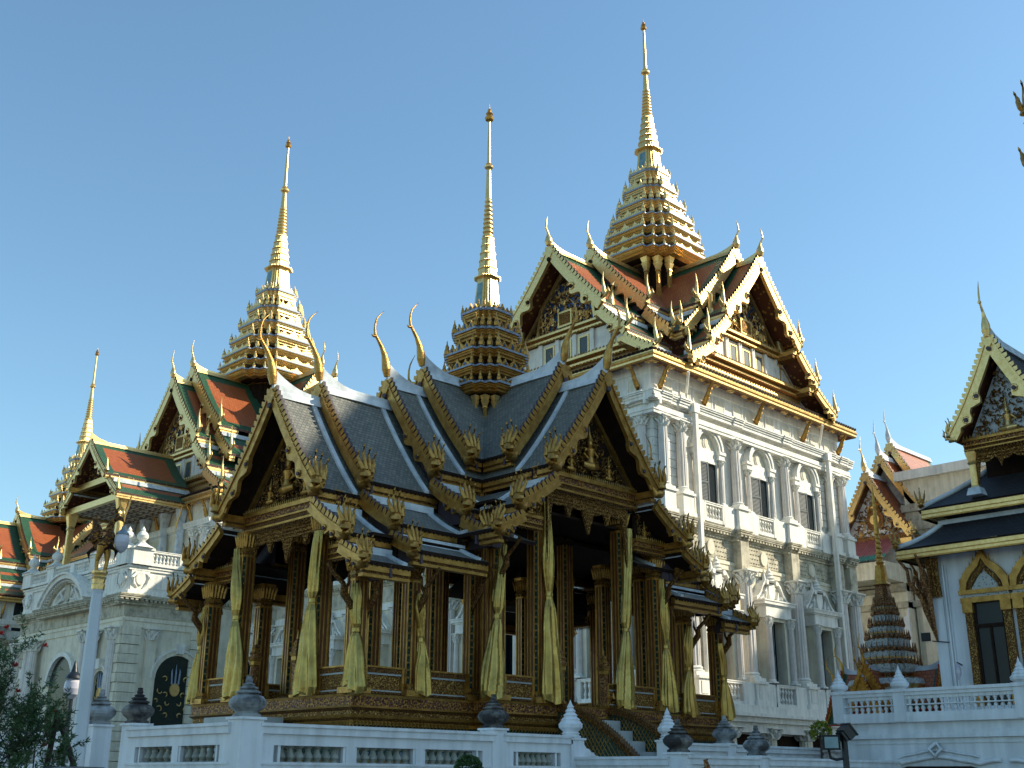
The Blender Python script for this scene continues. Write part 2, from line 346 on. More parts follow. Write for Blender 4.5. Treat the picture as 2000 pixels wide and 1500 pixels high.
def prasat(parent, M4, W, core, bell, cone, mats, names, cols, tierh=None, acc_tri=False):
    """W: [(lip z, half diagonal)] from the bottom up. Builds tiers, bell, cone and needle as parts"""
    K = 1/1.1; n = len(W)
    g, d, lip, acc = 0, 1, 2, 3
    mats = (*mats, 'dark')
    for i, (z, wd) in enumerate(W):
        s = wd*K; zb = W[i-1][0] if i else z-tierh; prev = W[i-1][1]*K if i else s*1.0; H = z-zb
        mb = MB(*mats)
        b = s*.86
        lv = [(b*.97, zb+.02), (b*.97, zb+H*.12), (b*.86, zb+H*.14), (b*.86, zb+H*.52)] if i else [(b*.6, zb+H*.40), (b*.7, zb+H*.44), (b*.86, zb+H*.46), (b*.92, zb+H*.52)]
        lv += [ (s*.92, zb+H*.56), (s*.91, zb+H*.66), (s*.97, zb+H*.70), (s*.96, zb+H*.80), (s*.99, zb+H*.82), (s*.99, zb+H*.88), (s*1.05, zb+H*.90), (s*1.05, zb+H*1.0), (s*.90, zb+H*1.12)]
        mf = [g, d, 4 if i else d, g, g, g, g, g, g, g, lip, lip]
        mb.shape(RED, lv, m=0, mf=mf)
        nxt = (W[i+1][1] if i+1 < n else W[i][1]*.72)*K
        zc = z+.02; hh = (W[i+1][0]-z if i+1 < n else H*.6)
        for k in range(4):                                 # antefixes: tall at redented corners, gabled in the middle
            c, sn = cos(k*pi/2), sin(k*pi/2); R = lambda x, y: (x*c-y*sn, x*sn+y*c)
            for (px, py), q in zip([(1, .52), (.86, .70), (.70, .86), (.52, 1)], (1, .85, .85, 1)):
                a, b2 = R(px*s*1.0, py*s*1.0); r = min(hh*.13, s*.1)
                mb.lathe([(r*.9, zc), (r*1.1, zc+hh*.14), (r*.6, zc+hh*.26), (r*.7, zc+hh*.34), (r*.3, zc+hh*.44), (.01, zc+hh*.62*q)], 5, (a, b2), g, smooth=False)
            for j, off in enumerate((-.3, 0, .3)):
                wv = s*(.13 if j != 1 else .17); hv = hh*(.36 if j != 1 else .52)
                for t in ((0, 1) if acc_tri else (0,)):
                    pp = [(-wv, 0), (wv, 0), (wv*.75, hv*.35), (wv*.3, hv*.55), (0, hv), (-wv*.3, hv*.55), (-wv*.75, hv*.35)] if t == 0 else [(-wv*.3, hv*.06), (wv*.3, hv*.06), (0, hv*.5)]
                    o = R(s*(1.02+.02*t), off*s); ey = R(0, 1); dx = R(-.06 if t == 0 else -.03, 0)
                    mb.poly(pp, (*o, zc), (*ey, 0), (0, 0, 1), (*dx, 0), g if t == 0 else acc)
            m_ = max(5, int(s*8))                           # little crest spikes along the edge
            for j in range(m_):
                t = -.5+(j+.5)/m_
                x, y = R(s*1.03, t*s*1.0); e = R(0, .035*max(1, s)); q = R(-.03, 0)
                mb.add([(x-e[0], y-e[1], z), (x+e[0], y+e[1], z), (x, y, z+hh*.2), (x+q[0], y+q[1], z)], [(0, 1, 2), (1, 3, 2), (3, 0, 2)], g)
        mb.build(names[0], parent, M4)
    # core and its columns
    z0, z1, r = core; K2 = r*K
    mb = MB('dark'); mb.shape(RED, [(K2*.8, z0), (K2*.8, z1)]); mb.build('tower_core', parent, M4)
    cm = MB('oldgold', 'gold'); H = z1-z0; q = r*.062
    cm.shape(SQ, [(q*1.25, 0), (q*1.25, H*.06), (q*.85, H*.1), (q*.7, H*.66), (q*1.0, H*.68), (q*.8, H*.72), (q*1.6, H*.86), (q*1.3, H*.88), (q*1.9, H*1.0)], mf=[0, 0, 0, 0, 1, 1, 1, 1])
    first = None
    for k in range(4):
        for px, py in [(1.0, .52), (.80, .80), (.52, 1.0)]:
            x, y = px*K2*1.05, py*K2*1.05
            for _ in range(k): x, y = -y, x
            Mx = (M4 if M4 is not None else MX()) @ MX.Translation((x, y, z0))
            if cols:
                if first is None: first = cm.build('tower_column', parent, Mx)
                else: dup(first, parent, Mx)
    # bell with mirror-glass panels
    (zb0, rb0), (zb1, rb1) = bell
    mb = MB('gold', 'bellglass'); lv = []
    for i in range(7):
        t = i/6; rr_ = rb0+(rb1-rb0)*(t**.62); lv.append((rr_*K*.93, zb0+(zb1-zb0)*t))
    mb.shape(RED, lv)
    for k in range(4):
        for i in range(1, 5):
            def ring(i):
                s_, z = lv[i]; x = s_*1.012
                out = []
                for y in (-.36*s_, .36*s_):
                    a, b = x, y
                    for _ in range(k): a, b = -b, a
                    out.append((a, b, z))
                return out
            a, b = ring(i), ring(i+1); mb.add(a+b, [(0, 1, 3, 2)], 1)
    mb.build('spire_bell', parent, M4)
    # stepped cone, ringed needle, finial : cone = [(z, r)...] control heights
    za, ra, zb, rb, zc, rc, zd, re_, zt = cone
    mb = MB('gold', 'oldgold'); lv = [(rb1*K*1.28, zb1), (rb1*K*1.28, zb1+(za-zb1)*.4), (rb1*K*1.05, zb1+(za-zb1)*.6), (ra*K*1.1, za)]
    for i in range(5):
        t0, t1 = i/5, (i+1)/5; r_0, r_1 = ra+(rb-ra)*t0, ra+(rb-ra)*t1
        h0, h1 = za+(zb-za)*t0, za+(zb-za)*t1
        lv += [(r_0*K, h0+.001), (r_1*K*1.0, h1-(h1-h0)*.12), (r_1*K*1.12, h1-(h1-h0)*.10), (r_1*K*1.12, h1)]
    mb.shape(RED, lv); mb.build('spire_cone', parent, M4)
    mb = MB('gold', 'oldgold'); lv = []
    N = 9
    for i in range(N):
        t0, t1 = i/N, (i+.999)/N; r_0 = rb*.92+(rc-rb*.92)*t0; h0, h1 = zb+(zc-zb)*t0, zb+(zc-zb)*t1
        lv += [(r_0*.82, h0), (r_0*1.12, h0+(h1-h0)*.3), (r_0*1.12, h0+(h1-h0)*.6), (r_0*.82, h0+(h1-h0)*.85)]
    zz = zd
    lv += [(rc*.95, zc), (rc*.72, zz-rc*2), (rc*.6, zz-rc*1.5), (rc*1.35, zz-rc*.9), (rc*1.45, zz-rc*.4), (rc*.7, zz), (rc*1.0, zz+rc*.4), (rc*.62, zz+rc*.8), (rc*.34, re_)]
    mb.lathe(lv, 12); mb.build('spire_needle', parent, M4)
    hF = zt-re_; mb = MB('oldgold')
    mb.lathe([(rc*.4, re_), (hF*.2, re_+hF*.06), (hF*.24, re_+hF*.18), (hF*.12, re_+hF*.3), (hF*.19, re_+hF*.4), (hF*.09, re_+hF*.54), (hF*.11, re_+hF*.62), (hF*.03, re_+hF*.72), (.004, zt)], 8)
    mb.build('spire_finial', parent, M4)
def relief(mb, inside, x, box_, n, size, m=0, seed=1):     # carved scrollwork: short curled ribs standing off a panel at x, in the y-z plane
    rnd = random.Random(seed); c = 0; tries = 0
    while c < n and tries < n*20:
        tries += 1
        y, z = rnd.uniform(box_[0], box_[1]), rnd.uniform(box_[2], box_[3])
        if not inside(y, z): continue
        c += 1; a = rnd.uniform(0, 2*pi); s = size*rnd.uniform(.6, 1.3); tw = rnd.choice((-1, 1))
        pts = []; rr_ = []
        for k in range(5):
            t = k/4; ang = a+tw*t*3.4; r_ = s*(1-t*.75)
            pts.append((x+.02+.05*sin(t*pi), y+r_*cos(ang), z+r_*sin(ang))); rr_.append(s*(.26-.2*t))
        mb.tube(pts, rr_, 4, m, smooth=False)
def seated(mb, x, y, z, h, m=0):                           # small enthroned figure of a pediment relief
    mb.tube([(x, y-.24*h, z+.06*h), (x+.06*h, y, z+.03*h), (x, y+.24*h, z+.06*h)], [.07*h, .10*h, .07*h], 6, m)
    mb.tube([(x, y, z+.05*h), (x, y, z+.25*h), (x, y, z+.43*h), (x, y, z+.5*h)], [.13*h, .09*h, .13*h, .05*h], 7, m)
    mb.lathe([(.03*h, z+.48*h), (.075*h, z+.55*h), (.07*h, z+.62*h), (.085*h, z+.65*h), (.05*h, z+.74*h), (.025*h, z+.84*h), (.004, z+h)], 7, (x, y), m)
    for s in (-1, 1): mb.tube([(x, y+s*.12*h, z+.42*h), (x+.02*h, y+s*.24*h, z+.3*h), (x+.06*h, y+s*.12*h, z+.2*h)], [.045*h, .035*h, .025*h], 5, m)
# ---------------------------------------------------------------- the open pavilion
PC = (21.9, 23.05)
pav = thing('open_pavilion', (*PC, 0), 'open gilded pavilion with grey tiled tiered roofs, slender gold spire and tied gold curtains', 'pavilion')
ZE = {'A': 7.95, 'B': 8.36, 'C': 9.05, 'D': 9.6}; ZR = {'A': 10.68, 'B': 11.12, 'C': 11.78, 'D': 12.4}
TM = ('slate', 'slate', 'dark')
def wing_roofs(secs, ang, par):
    out = []
    W = T3(0, 0, 0, ang)
    def put(mb, name, M_=None): 
        o = mb.build(name, par, W @ M_ if M_ is not None else W); out.append((o, M_ or MX())); return o
    for i, (k, u1, nxt, full) in enumerate(secs):          # nxt = gable position of the next section inwards
        E, Rz = ZE[k], ZR[k]
        tiers = [prof(0, Rz, 2.0, E, .16, 9)]
        if k != 'D': tiers.append(prof(1.93, E-.42, 3.2, E-1.2, .12, 5))
        if k in 'AB' or full: tiers.append(prof(3.1, E-1.52, 3.9, E-1.9, .06, 4))
        elif k == 'C': tiers.append(prof(3.1, E-1.52, 3.9, E-1.9, .06, 4))
        for side in (1, -1):
            for ti, pr in enumerate(tiers):
                he = pr[-1][0]
                u0 = (0 if ti == 0 else 1.95 if k != 'A' and not (k == 'B') else nxt-.1)
                if k in 'AB' and ti == 0: u0 = nxt-.2
                if k == 'B' and ti: u0 = (3.1 if ti == 1 else 3.55)
                fu = max(u0, he) if k not in 'AB' else max(u0, 3.9 if ti == 1 else 3.4) if k == 'B' else nxt-.02
                if k == 'A': fu = nxt-.02
                put(slope(pr, u0, u1-.06, .09, TM, side), 'roof_slope')
                if u1-fu > .1: put(fascia(fu, u1-.1, he, pr[-1][1], .34, side, ('oldgold', 'dimgold', 'dark')), 'eave_board')
                b = barge(pr, side, (.18, .165, .14)[ti], .11, (.19, .17, .14)[ti], .175, ('oldgold', 'mauve', 'oldgold'), wavy=(i == 0 or k == 'C'))
                bo = put(b, 'bargeboard', MX.Translation((u1, 0, 0)))
                nz = naga((.78, .72, .62)[ti], ('oldgold',), 4); no = nz.build('naga_finial', bo)
                no.matrix_local = MX.Translation((-.05, side*(he-.12), pr[-1][1]-.06)) @ MX.Diagonal((1, side, 1, 1))
                if nxt and k != 'D':
                    put(edgestrip(pr, nxt+.12 if ti == 0 else max(nxt+.1, u0+.02), .13, side, 'ridge'), 'roof_strip')
                if ti:
                    mb = MB('ridge'); y0, z0 = pr[0]
                    a, b_ = sorted((side*(y0+.01), side*(y0+.2))); mb.box(max(nxt or 0, fu-.5)+.05, u1-.14, a, b_, z0-.12, z0+.05); put(mb, 'roof_strip')
        put(ridgecap(max((nxt or 0)-.1, 0), u1-.02, Rz, .13, .15, (.42, 1.15), ('ridge',)), 'ridge_cap')
        put(chofa_bird(1.72, ('oldgold', 'mauve')), 'horn_finial', MX.Translation((u1+.02, 0, Rz+.28)))
        mb = MB('mauve', 'dimgold')                        # gable boarding
        inset = .28 if i else .8
        for ti, pr in enumerate(tiers):
            zb = pr[-1][1]-.3
            pts = [(v, z-.1) for v, z in pr]
            if ti == 0: P_ = [(-v, z) for v, z in pts[::-1]]+pts[1:]+[(2.0, zb), (-2.0, zb)]; mb.poly(P_[::-1], (u1-inset, 0, 0), (0, 1, 0), (0, 0, 1), (-.06, 0, 0))
            else:
                for sd_ in (1, -1):
                    P_ = [(sd_*v, z) for v, z in pts]+[(sd_*pts[-1][0], zb), (sd_*pts[0][0], zb)]
                    mb.poly(P_, (u1-inset, 0, 0), (0, 1, 0), (0, 0, 1), (-.06, 0, 0))
        put(mb, 'gable_board')
        put(apexplate(u1, Rz, .19, ('oldgold', 'mauve')), 'gable_knob')
        if i == 0: front(put, u1, E, k)
    return out
def scallop(y0, y1, ztop, drop, pend, mats=('goldcarve',)):     # carved lace valance with pendants
    mb = MB(*mats); n = 64; lo = []; hi = []
    for i in range(n+1):
        t = i/n; y = y0+(y1-y0)*t; c = abs(t-.5)*2
        base = .2+.12*abs(sin(t*pi*4))**.6
        for q, l, wd in pend:
            base = max(base, l*max(0, 1-abs(t-q)/wd)**1.25)
        if c > .86: base = max(base, drop*((c-.86)/.14)**1.1)
        lo.append((y, ztop-base-.02*(i % 2))); hi.append((y, ztop))
    mb.strip(lo, hi, (0, 0, 0), (0, 1, 0), (0, 0, 1), (-.07, 0, 0)); rnd = random.Random(3)
    for i in range(2, n-1):
        d = hi[i][1]-lo[i][1]
        for j in range(max(1, int(d/.09))):
            z = hi[i][1]-.04-j*.09; y = lo[i][0]+rnd.uniform(-.01, .01); r = .03
            mb.add([(.0, y-r, z), (.0, y+r, z), (.045, y, z-.01), (.0, y, z-.065)], [(0, 2, 1), (0, 3, 2), (1, 2, 3)])
    return mb
def beam(y0, y1, z0, z1, x, th=.16):                       # frieze beam with mouldings, fringe and spiked crest
    mb = MB('dimgold', 'oldgold', 'diamond'); H = z1-z0
    mb.box(x-th, x, y0, y1, z0+H*.2, z0+H*.42, 0); mb.box(x-th, x+.04, y0, y1, z0+H*.42, z0+H*.5, 1)
    mb.box(x-th, x+.01, y0, y1, z0+H*.5, z0+H*.8, 2); mb.box(x-th, x+.06, y0, y1, z0+H*.8, z1, 1)
    mb.box(x-th, x+.03, y0, y1, z0+H*.1, z0+H*.2, 1)
    n = int((y1-y0)/.085)
    for i in range(n):
        y = y0+(y1-y0)*(i+.5)/n; r = .036
        mb.add([(x+.03, y-r, z0+H*.1), (x+.03, y+r, z0+H*.1), (x+.06, y, z0+H*.06), (x+.02, y, z0-H*.16)], [(0, 2, 1), (0, 3, 2), (1, 2, 3)], 0)
        mb.add([(x+.05, y-r*.8, z1), (x+.05, y+r*.8, z1), (x+.07, y, z1+.03), (x+.04, y, z1+.11), (x+.02, y, z1)], [(0, 1, 2), (0, 2, 3), (2, 1, 3), (0, 3, 4), (3, 1, 4)], 1)
    return mb
def front(put, u1, E, k):
    x = u1-.72
    mb = MB('dark', 'goldcarve', 'oldgold')
    top = E+2.1
    mb.poly([(-1.68, E+.02), (1.68, E+.02), (0, top)], (x-.05, 0, 0), (0, 1, 0), (0, 0, 1), (-.08, 0, 0), 0)
    ins = lambda y, z: z > E+.1 and abs(y) < (top-.12-z)/(top-E)*1.62
    relief(mb, ins, x-.04, (-1.6, 1.6), 0, 0) if 0 else relief(mb, ins, x-.04, (-1.6, 1.6, E+.08, top-.1), 260, .10, 1, seed=5)
    seated(mb, x+.06, 0, E+.32, 1.15, 2); seated(mb, x+.06, -.75, E+.14, .62, 2); seated(mb, x+.06, .75, E+.14, .62, 2)
    for s in (1, -1): mb.strip([(s*1.8, E-.02), (0, top+.02)], [(s*1.95, E), (0, top+.2)], (x+.02, 0, 0), (0, 1, 0), (0, 0, 1), (-.1, 0, 0), 2)
    put(mb, 'pediment')
    put(beam(-2.0, 2.0, E-.5, E+.02, x+.02), 'frieze_beam')
    put(scallop(-1.55, 1.55, E-.5, 1.75, [(.5, .92, .13), (.26, .6, .10), (.74, .6, .10)]), 'lace_valance', MX.Translation((x-.02, 0, 0)))
    for s in (1, -1):
        z = E-1.62
        y0, y1 = sorted((s*1.8, s*3.25))
        put(beam(y0, y1, z, z+.36, x+.02), 'frieze_beam')
        mb = MB('dark', 'goldcarve', 'oldgold')
        P_ = [(s*1.9, z+.3), (s*3.0, z+.3), (s*1.9, z+1.15)]
        mb.poly(P_ if s > 0 else P_[::-1], (x-.05, 0, 0), (0, 1, 0), (0, 0, 1), (-.06, 0, 0), 0)
        relief(mb, lambda y, zz: zz > z+.35 and (abs(y)-1.9)/1.1+(zz-z-.3)/.85 < .9, x-.04, (min(s*1.9, s*3), max(s*1.9, s*3), z+.3, z+1.1), 46, .08, 1, seed=8)
        seated(mb, x+.04, s*2.2, z+.38, .5, 2)
        put(mb, 'side_pediment')
XS = [('A', 7.27, 5.9, True), ('B', 5.9, 3.7, True), ('C', 3.72, 2.5, False), ('D', 2.5, 0, False)]
YS = [('C', 4.65, 3.12, True), ('D', 3.12, 0, False)]
wx = wing_roofs(XS, pi, pav); wy = wing_roofs(YS, -pi/2, pav)
for o, m in wx: dup(o, pav, T3(0, 0, 0, 0) @ m)
for o, m in wy: dup(o, pav, T3(0, 0, 0, pi/2) @ m)
# spire
prasat(pav, MX.Translation((0, 0, 0)), [(12.35, 1.26), (12.85, 1.25), (13.42, 1.18), (14.12, .97), (14.8, .74)], (10.85, 12.0, .86),
       ((14.85, .50), (16.02, .32)), (16.1, .29, 17.4, .17, 18.75, .10, 19.95, 21.55, 22.2), ('oldgold', 'dark', 'lip', 'blue'), ('spire_tier',), True, tierh=.6, acc_tri=True)
# columns
def column_mb(z0, z1, w=.17):
    H = z1-z0; ch = .62
    mb = MB('mosaic', 'orangecol', 'oldgold', 'goldcarve')
    mb.shape(SQ, [(w*1.5, z0), (w*1.5, z0+.12), (w*1.15, z0+.2), (w*1.25, z0+.26)], mf=[2, 3, 2])
    sh = redent(.62, .80, .88)
    mb.shape(sh, [(w, z0+.2), (w, z1-ch)], m=0)
    for k in range(4):                                     # gilded ribs and lacquered fillets up each face
        for y, m, ww, dd in ((-.62*w, 2, .018, .018), (.62*w, 2, .018, .018), (0, 2, .016, .014), (-.3*w, 1, .03, .006), (.3*w, 1, .03, .006)):
            b = [(w, y-ww), (w+dd, y-ww), (w+dd, y+ww), (w, y+ww)]
            for _ in range(k): b = [(-q, p) for p, q in b]
            mb.loft([[(p, q, z0+.24) for p, q in b], [(p, q, z1-ch) for p, q in b]], m)
        nn = int((H-1)/.16)
        for j in range(nn):                                # tiny mirror lozenges down the corners
            z = z0+.4+j*.16
            for y in (-.80*w, .80*w):
                b = [(w*.93, y-.012, z), (w*.93+.012, y, z), (w*.93, y+.012, z), (w*.93, y, z+.03), (w*.93, y, z-.03)]
                for _ in range(k): b = [(-q, p, r) for p, q, r in b]
                mb.add(b, [(0, 1, 3), (1, 2, 3), (0, 4, 1), (1, 4, 2)], 2)
    cap = MB('goldcarve', 'oldgold')
    z = z1-ch
    cap.shape(sh, [(w*1.12, z), (w*1.12, z+.05), (w*1.0, z+.07), (w*1.22, z+.13), (w*1.0, z+.2), (w*1.15, z+.26), (w*1.38, z+.5), (w*1.3, z+.52), (w*1.42, z1)], mf=[1, 1, 0, 1, 0, 0, 1, 1])
    for k in range(4):
        for y in (-.9, -.45, 0, .45, .9):
            pts = [(w*1.1, y*w*1.1, z+.24), (w*1.25, y*w*1.15, z+.38), (w*1.42, y*w*1.3, z+.5), (w*1.46, y*w*1.32, z+.56)]
            for _ in range(k): pts = [(-q, p, r) for p, q, r in pts]
            cap.tube(pts, [.025, .035, .025, .005], 4, 1, smooth=False)
    return mb, cap
PF = 3.38
def put_columns(lst, zt):
    mb, cap = column_mb(PF, zt); first = None
    for x, y in lst:
        if first is None:
            first = mb.build('column', pav, T3(x, y)); cap.build('capital', first)
        else: dup(first, pav, T3(x, y))
sgn = [(1, 1), (1, -1), (-1, 1), (-1, -1)]
put_columns([(a*6.6, b*1.6) for a, b in sgn], 7.46)
put_columns([(a*6.6, b*3.0) for a, b in sgn], 6.36)
put_columns([(a*5.1, b*1.6) for a, b in sgn], 7.8)
put_columns([(a*5.1, b*3.0) for a, b in sgn], 6.5)
put_columns([(a*3.2, b*3.0) for a, b in sgn]+[(a*3.2, b*1.6) for a, b in sgn], 7.5)
put_columns([(a*1.6, b*1.6) for a, b in sgn], 8.9)
put_columns([(a*1.6, b*3.55) for a, b in sgn], 8.55)
put_columns([(a*3.0, b*3.6) for a, b in sgn], 7.45)
# ceilings and eave brackets
mb = MB('dark'); mb.box(-6.5, 6.5, -1.95, 1.95, 7.86, 7.95); mb.box(-6.5, -3.3, -3.3, -1.95, 6.75, 6.82); mb.box(-6.5, -3.3, 1.95, 3.3, 6.75, 6.82)
mb.box(3.3, 6.5, -3.3, -1.95, 6.75, 6.82); mb.box(3.3, 6.5, 1.95, 3.3, 6.75, 6.82); mb.box(-3.2, 3.2, -3.7, -1.95, 8.0, 8.07); mb.box(-3.2, 3.2, 1.95, 3.7, 8.0, 8.07)
mb.build('ceiling', pav)
bk = MB('dimgold')
bk.tube([(0, .06, -1.05), (0, .12, -.8), (0, .34, -.55), (0, .36, -.35), (0, .62, -.16), (0, .80, .02)], [(.02, .03), (.05, .09), (.05, .1), (.045, .06), (.04, .05), (.03, .04)], 6, 0)
bk.tube([(0, .3, -.5), (0, .2, -.3), (0, .22, -.12)], [.04, .035, .01], 5, 0); bk.tube([(0, .12, -.85), (0, .02, -.6), (0, .05, -.4)], [.05, .045, .01], 5, 0)
first = None
for x, y, z, a in [(-6.45, -3.1, 6.0, 1), (-5.1, -3.15, 6.1, 1), (-3.35, -3.1, 6.4, 1), (5.1, -3.15, 6.1, 1), (6.6, -3.15, 6.0, 1), (-3.1, -3.7, 7.0, 1), (3.1, -3.7, 7.0, 1), (-6.7, 3.1, 6.0, 2), (-6.7, -3.05, 6.0, 2)]:
    Mx = T3(x, y, z, pi if a == 1 else pi/2)
    if first is None: first = bk.build('naga_bracket', pav, Mx)
    else: dup(first, pav, Mx)
# platform
mb = MB('dimgold', 'diamond', 'oldgold', 'mosaic', 'goldcarve')
def plat(x0, x1, y0, y1):
    lv = [(0, 3.38, 2), (-.02, 3.33, 1), (-.02, 3.14, 2), (.02, 3.10, 0), (-.06, 3.04, 4), (-.06, 2.96, 2), (-.10, 2.90, 4), (-.2, 2.84, 2), (-.2, 2.76, 3), (-.24, 2.74, 3), (-.24, 2.1, 2), (-.1, 2.0, 0), (.05, 1.8, 2), (.1, 1.5, 2)]
    for (o, z, m), (o2, z2, _) in zip(lv, lv[1:]):
        a = [(x0-o, y0-o, z), (x1+o, y0-o, z), (x1+o, y1+o, z), (x0-o, y1+o, z)]; b = [(x0-o2, y0-o2, z2), (x1+o2, y0-o2, z2), (x1+o2, y1+o2, z2), (x0-o2, y1+o2, z2)]
        mb.add(b+a, [(i, (i+1) % 4, 4+(i+1) % 4, 4+i) for i in range(4)], m)
    mb.add([(x0, y0, 3.38), (x1, y0, 3.38), (x1, y1, 3.38), (x0, y1, 3.38)], [(0, 1, 2, 3)], 0)
plat(-6.75, 6.75, -3.14, 3.4); plat(-3.3, 3.3, -3.72, 3.72+.03)
mb.build('platform', pav)
# hanging fringe, crest and glass strips of the platform
def fringe(p, q, nx, ny):
    fr = MB('oldgold', 'lip', 'dimgold'); cr = MB('dimgold')
    L = math.dist(p, q); n = int(L/.1); dx, dy = (q[0]-p[0])/L, (q[1]-p[1])/L
    for i in range(n):
        c = (i+.5)*L/n; x, y = p[0]+dx*c, p[1]+dy*c; r = .038
        X = lambda a, o, z: (x+dx*a+nx*o, y+dy*a+ny*o, z)
        fr.add([X(-r, -.07, 2.84), X(r, -.07, 2.84), X(0, .0, 2.80), X(0, -.13, 2.70)], [(0, 2, 1), (0, 3, 2), (1, 2, 3), (0, 1, 3)], 0)
        cr.add([X(-r, .0, 3.39), X(r, .0, 3.39), X(0, .02, 3.40), X(0, -.01, 3.46), X(0, -.04, 3.39)], [(0, 1, 2), (0, 2, 3), (2, 1, 3), (0, 3, 4), (3, 1, 4)], 0)
        if i % 3 == 0:
            for j in range(5):
                z = 2.62-j*.11
                fr.add([X(-.03, -.225, z), X(.03, -.225, z), X(0, -.225, z+.05), X(0, -.225, z-.05), X(0, -.20, z)], [(0, 3, 4), (3, 1, 4), (1, 2, 4), (2, 0, 4)], 1)
        elif i % 3 == 1: fr.add([X(-.012, -.235, 2.2), X(.012, -.235, 2.2), X(.012, -.225, 2.7), X(-.012, -.225, 2.7)], [(0, 1, 2, 3)], 2)
    fr.build('platform_fringe', pav); cr.build('platform_crest', pav)
fringe((-6.75, 3.4), (-6.75, .95), -1, 0); fringe((-6.75, -.95), (-6.75, -3.14), -1, 0); fringe((-6.75, -3.14), (-3.3, -3.14), 0, -1); fringe((-3.3, -3.72), (3.3, -3.72), 0, -1); fringe((3.3, -3.14), (6.75, -3.14), 0, -1)
# carved rails between the columns
def rail(x0, x1, y0, y1):
    L = max(x1-x0, y1-y0); ax = x1-x0 > y1-y0
    mb = MB('dimgold', 'goldcarve', 'marble', 'oldgold'); h = .60
    t = .09
    def bx(a, b, o, z0, z1, m): mb.box(x0+a, x0+b, y0-o, y0+o, z0, z1, m) if ax else mb.box(x0-o, x0+o, y0+a, y0+b, z0, z1, m)
    bx(0, L, t, PF, PF+.07, 0); bx(.0, L, t*.8, PF+.07, PF+.10, 2); bx(0, L, t*.55, PF+.1, PF+.42, 1); bx(0, L, t*.8, PF+.42, PF+.46, 2); bx(0, L, t, PF+.46, PF+h, 0); bx(0, L, t*1.15, PF+h-.035, PF+h, 3)
    bx(0, .07, t*1.02, PF, PF+h-.02, 3); bx(L-.07, L, t*1.02, PF, PF+h-.02, 3)
    rnd = random.Random(int(L*100))
    for k in range(int(L*26)):                             # raised scrolls on both faces
        s = rnd.choice((-1, 1)); a = rnd.uniform(.1, L-.1); z = PF+rnd.uniform(.14, .38); r = .035; o = s*t*.55
        q = [(a-r, z), (a, z-r*.8), (a+r, z), (a, z+r)]
        P_ = [((x0+u, y0+o, w_) if ax else (x0+o, y0+u, w_)) for u, w_ in q]+[((x0+a, y0+o+s*.03, z) if ax else (x0+o+s*.03, y0+a, z))]
        mb.add(P_, [(0, 1, 4), (1, 2, 4), (2, 3, 4), (3, 0, 4)] if (s < 0) == ax else [(1, 0, 4), (2, 1, 4), (3, 2, 4), (0, 3, 4)], 3)
    mb.build('carved_rail', pav)
g = .2
for y in (-3.0, 3.0):
    for a, b in ((-6.6, -5.1), (-5.1, -3.2), (3.2, 5.1), (5.1, 6.6)): rail(a+g, b-g, y, y)
for y in (-3.6, 3.6):
    for a, b in ((-3.0, -1.6), (1.6, 3.0)): rail(a+g, b-g, y, y)
    for a, b in ((-1.6, -.85), (.85, 1.6)): rail(a+g if a < 0 else a, b-g if a > 0 else b, y, y)
for x in (-6.6, 6.6):
    rail(x, x, -3.0+g, -1.6-g); rail(x, x, 1.6+g, 3.0-g); rail(x, x, -1.6+g, -.9); rail(x, x, .9, 1.6-g)
pm = MB('redgold', 'oldgold')                              # short newel posts by the openings
pm.shape(SQ, [(.09, 0), (.09, .06), (.065, .09), (.065, .78), (.09, .82), (.09, .9), (.12, .96), (.12, 1.0), (.08, 1.03), (.1, 1.1), (.05, 1.16), (.07, 1.2), (.02, 1.3), (.004, 1.5)], mf=[1, 1, 0, 1, 1, 1, 0, 1, 0, 1, 1, 0, 1])
first = None
for x, y in [(-6.62, -.85), (-6.62, .85), (6.62, .85), (6.62, -.85), (-.8, -3.62), (.8, -3.62), (-.8, 3.62), (.8, 3.62)]:
    if first is None: first = pm.build('newel_post', pav, T3(x, y, PF))
    else: dup(first, pav, T3(x, y, PF))
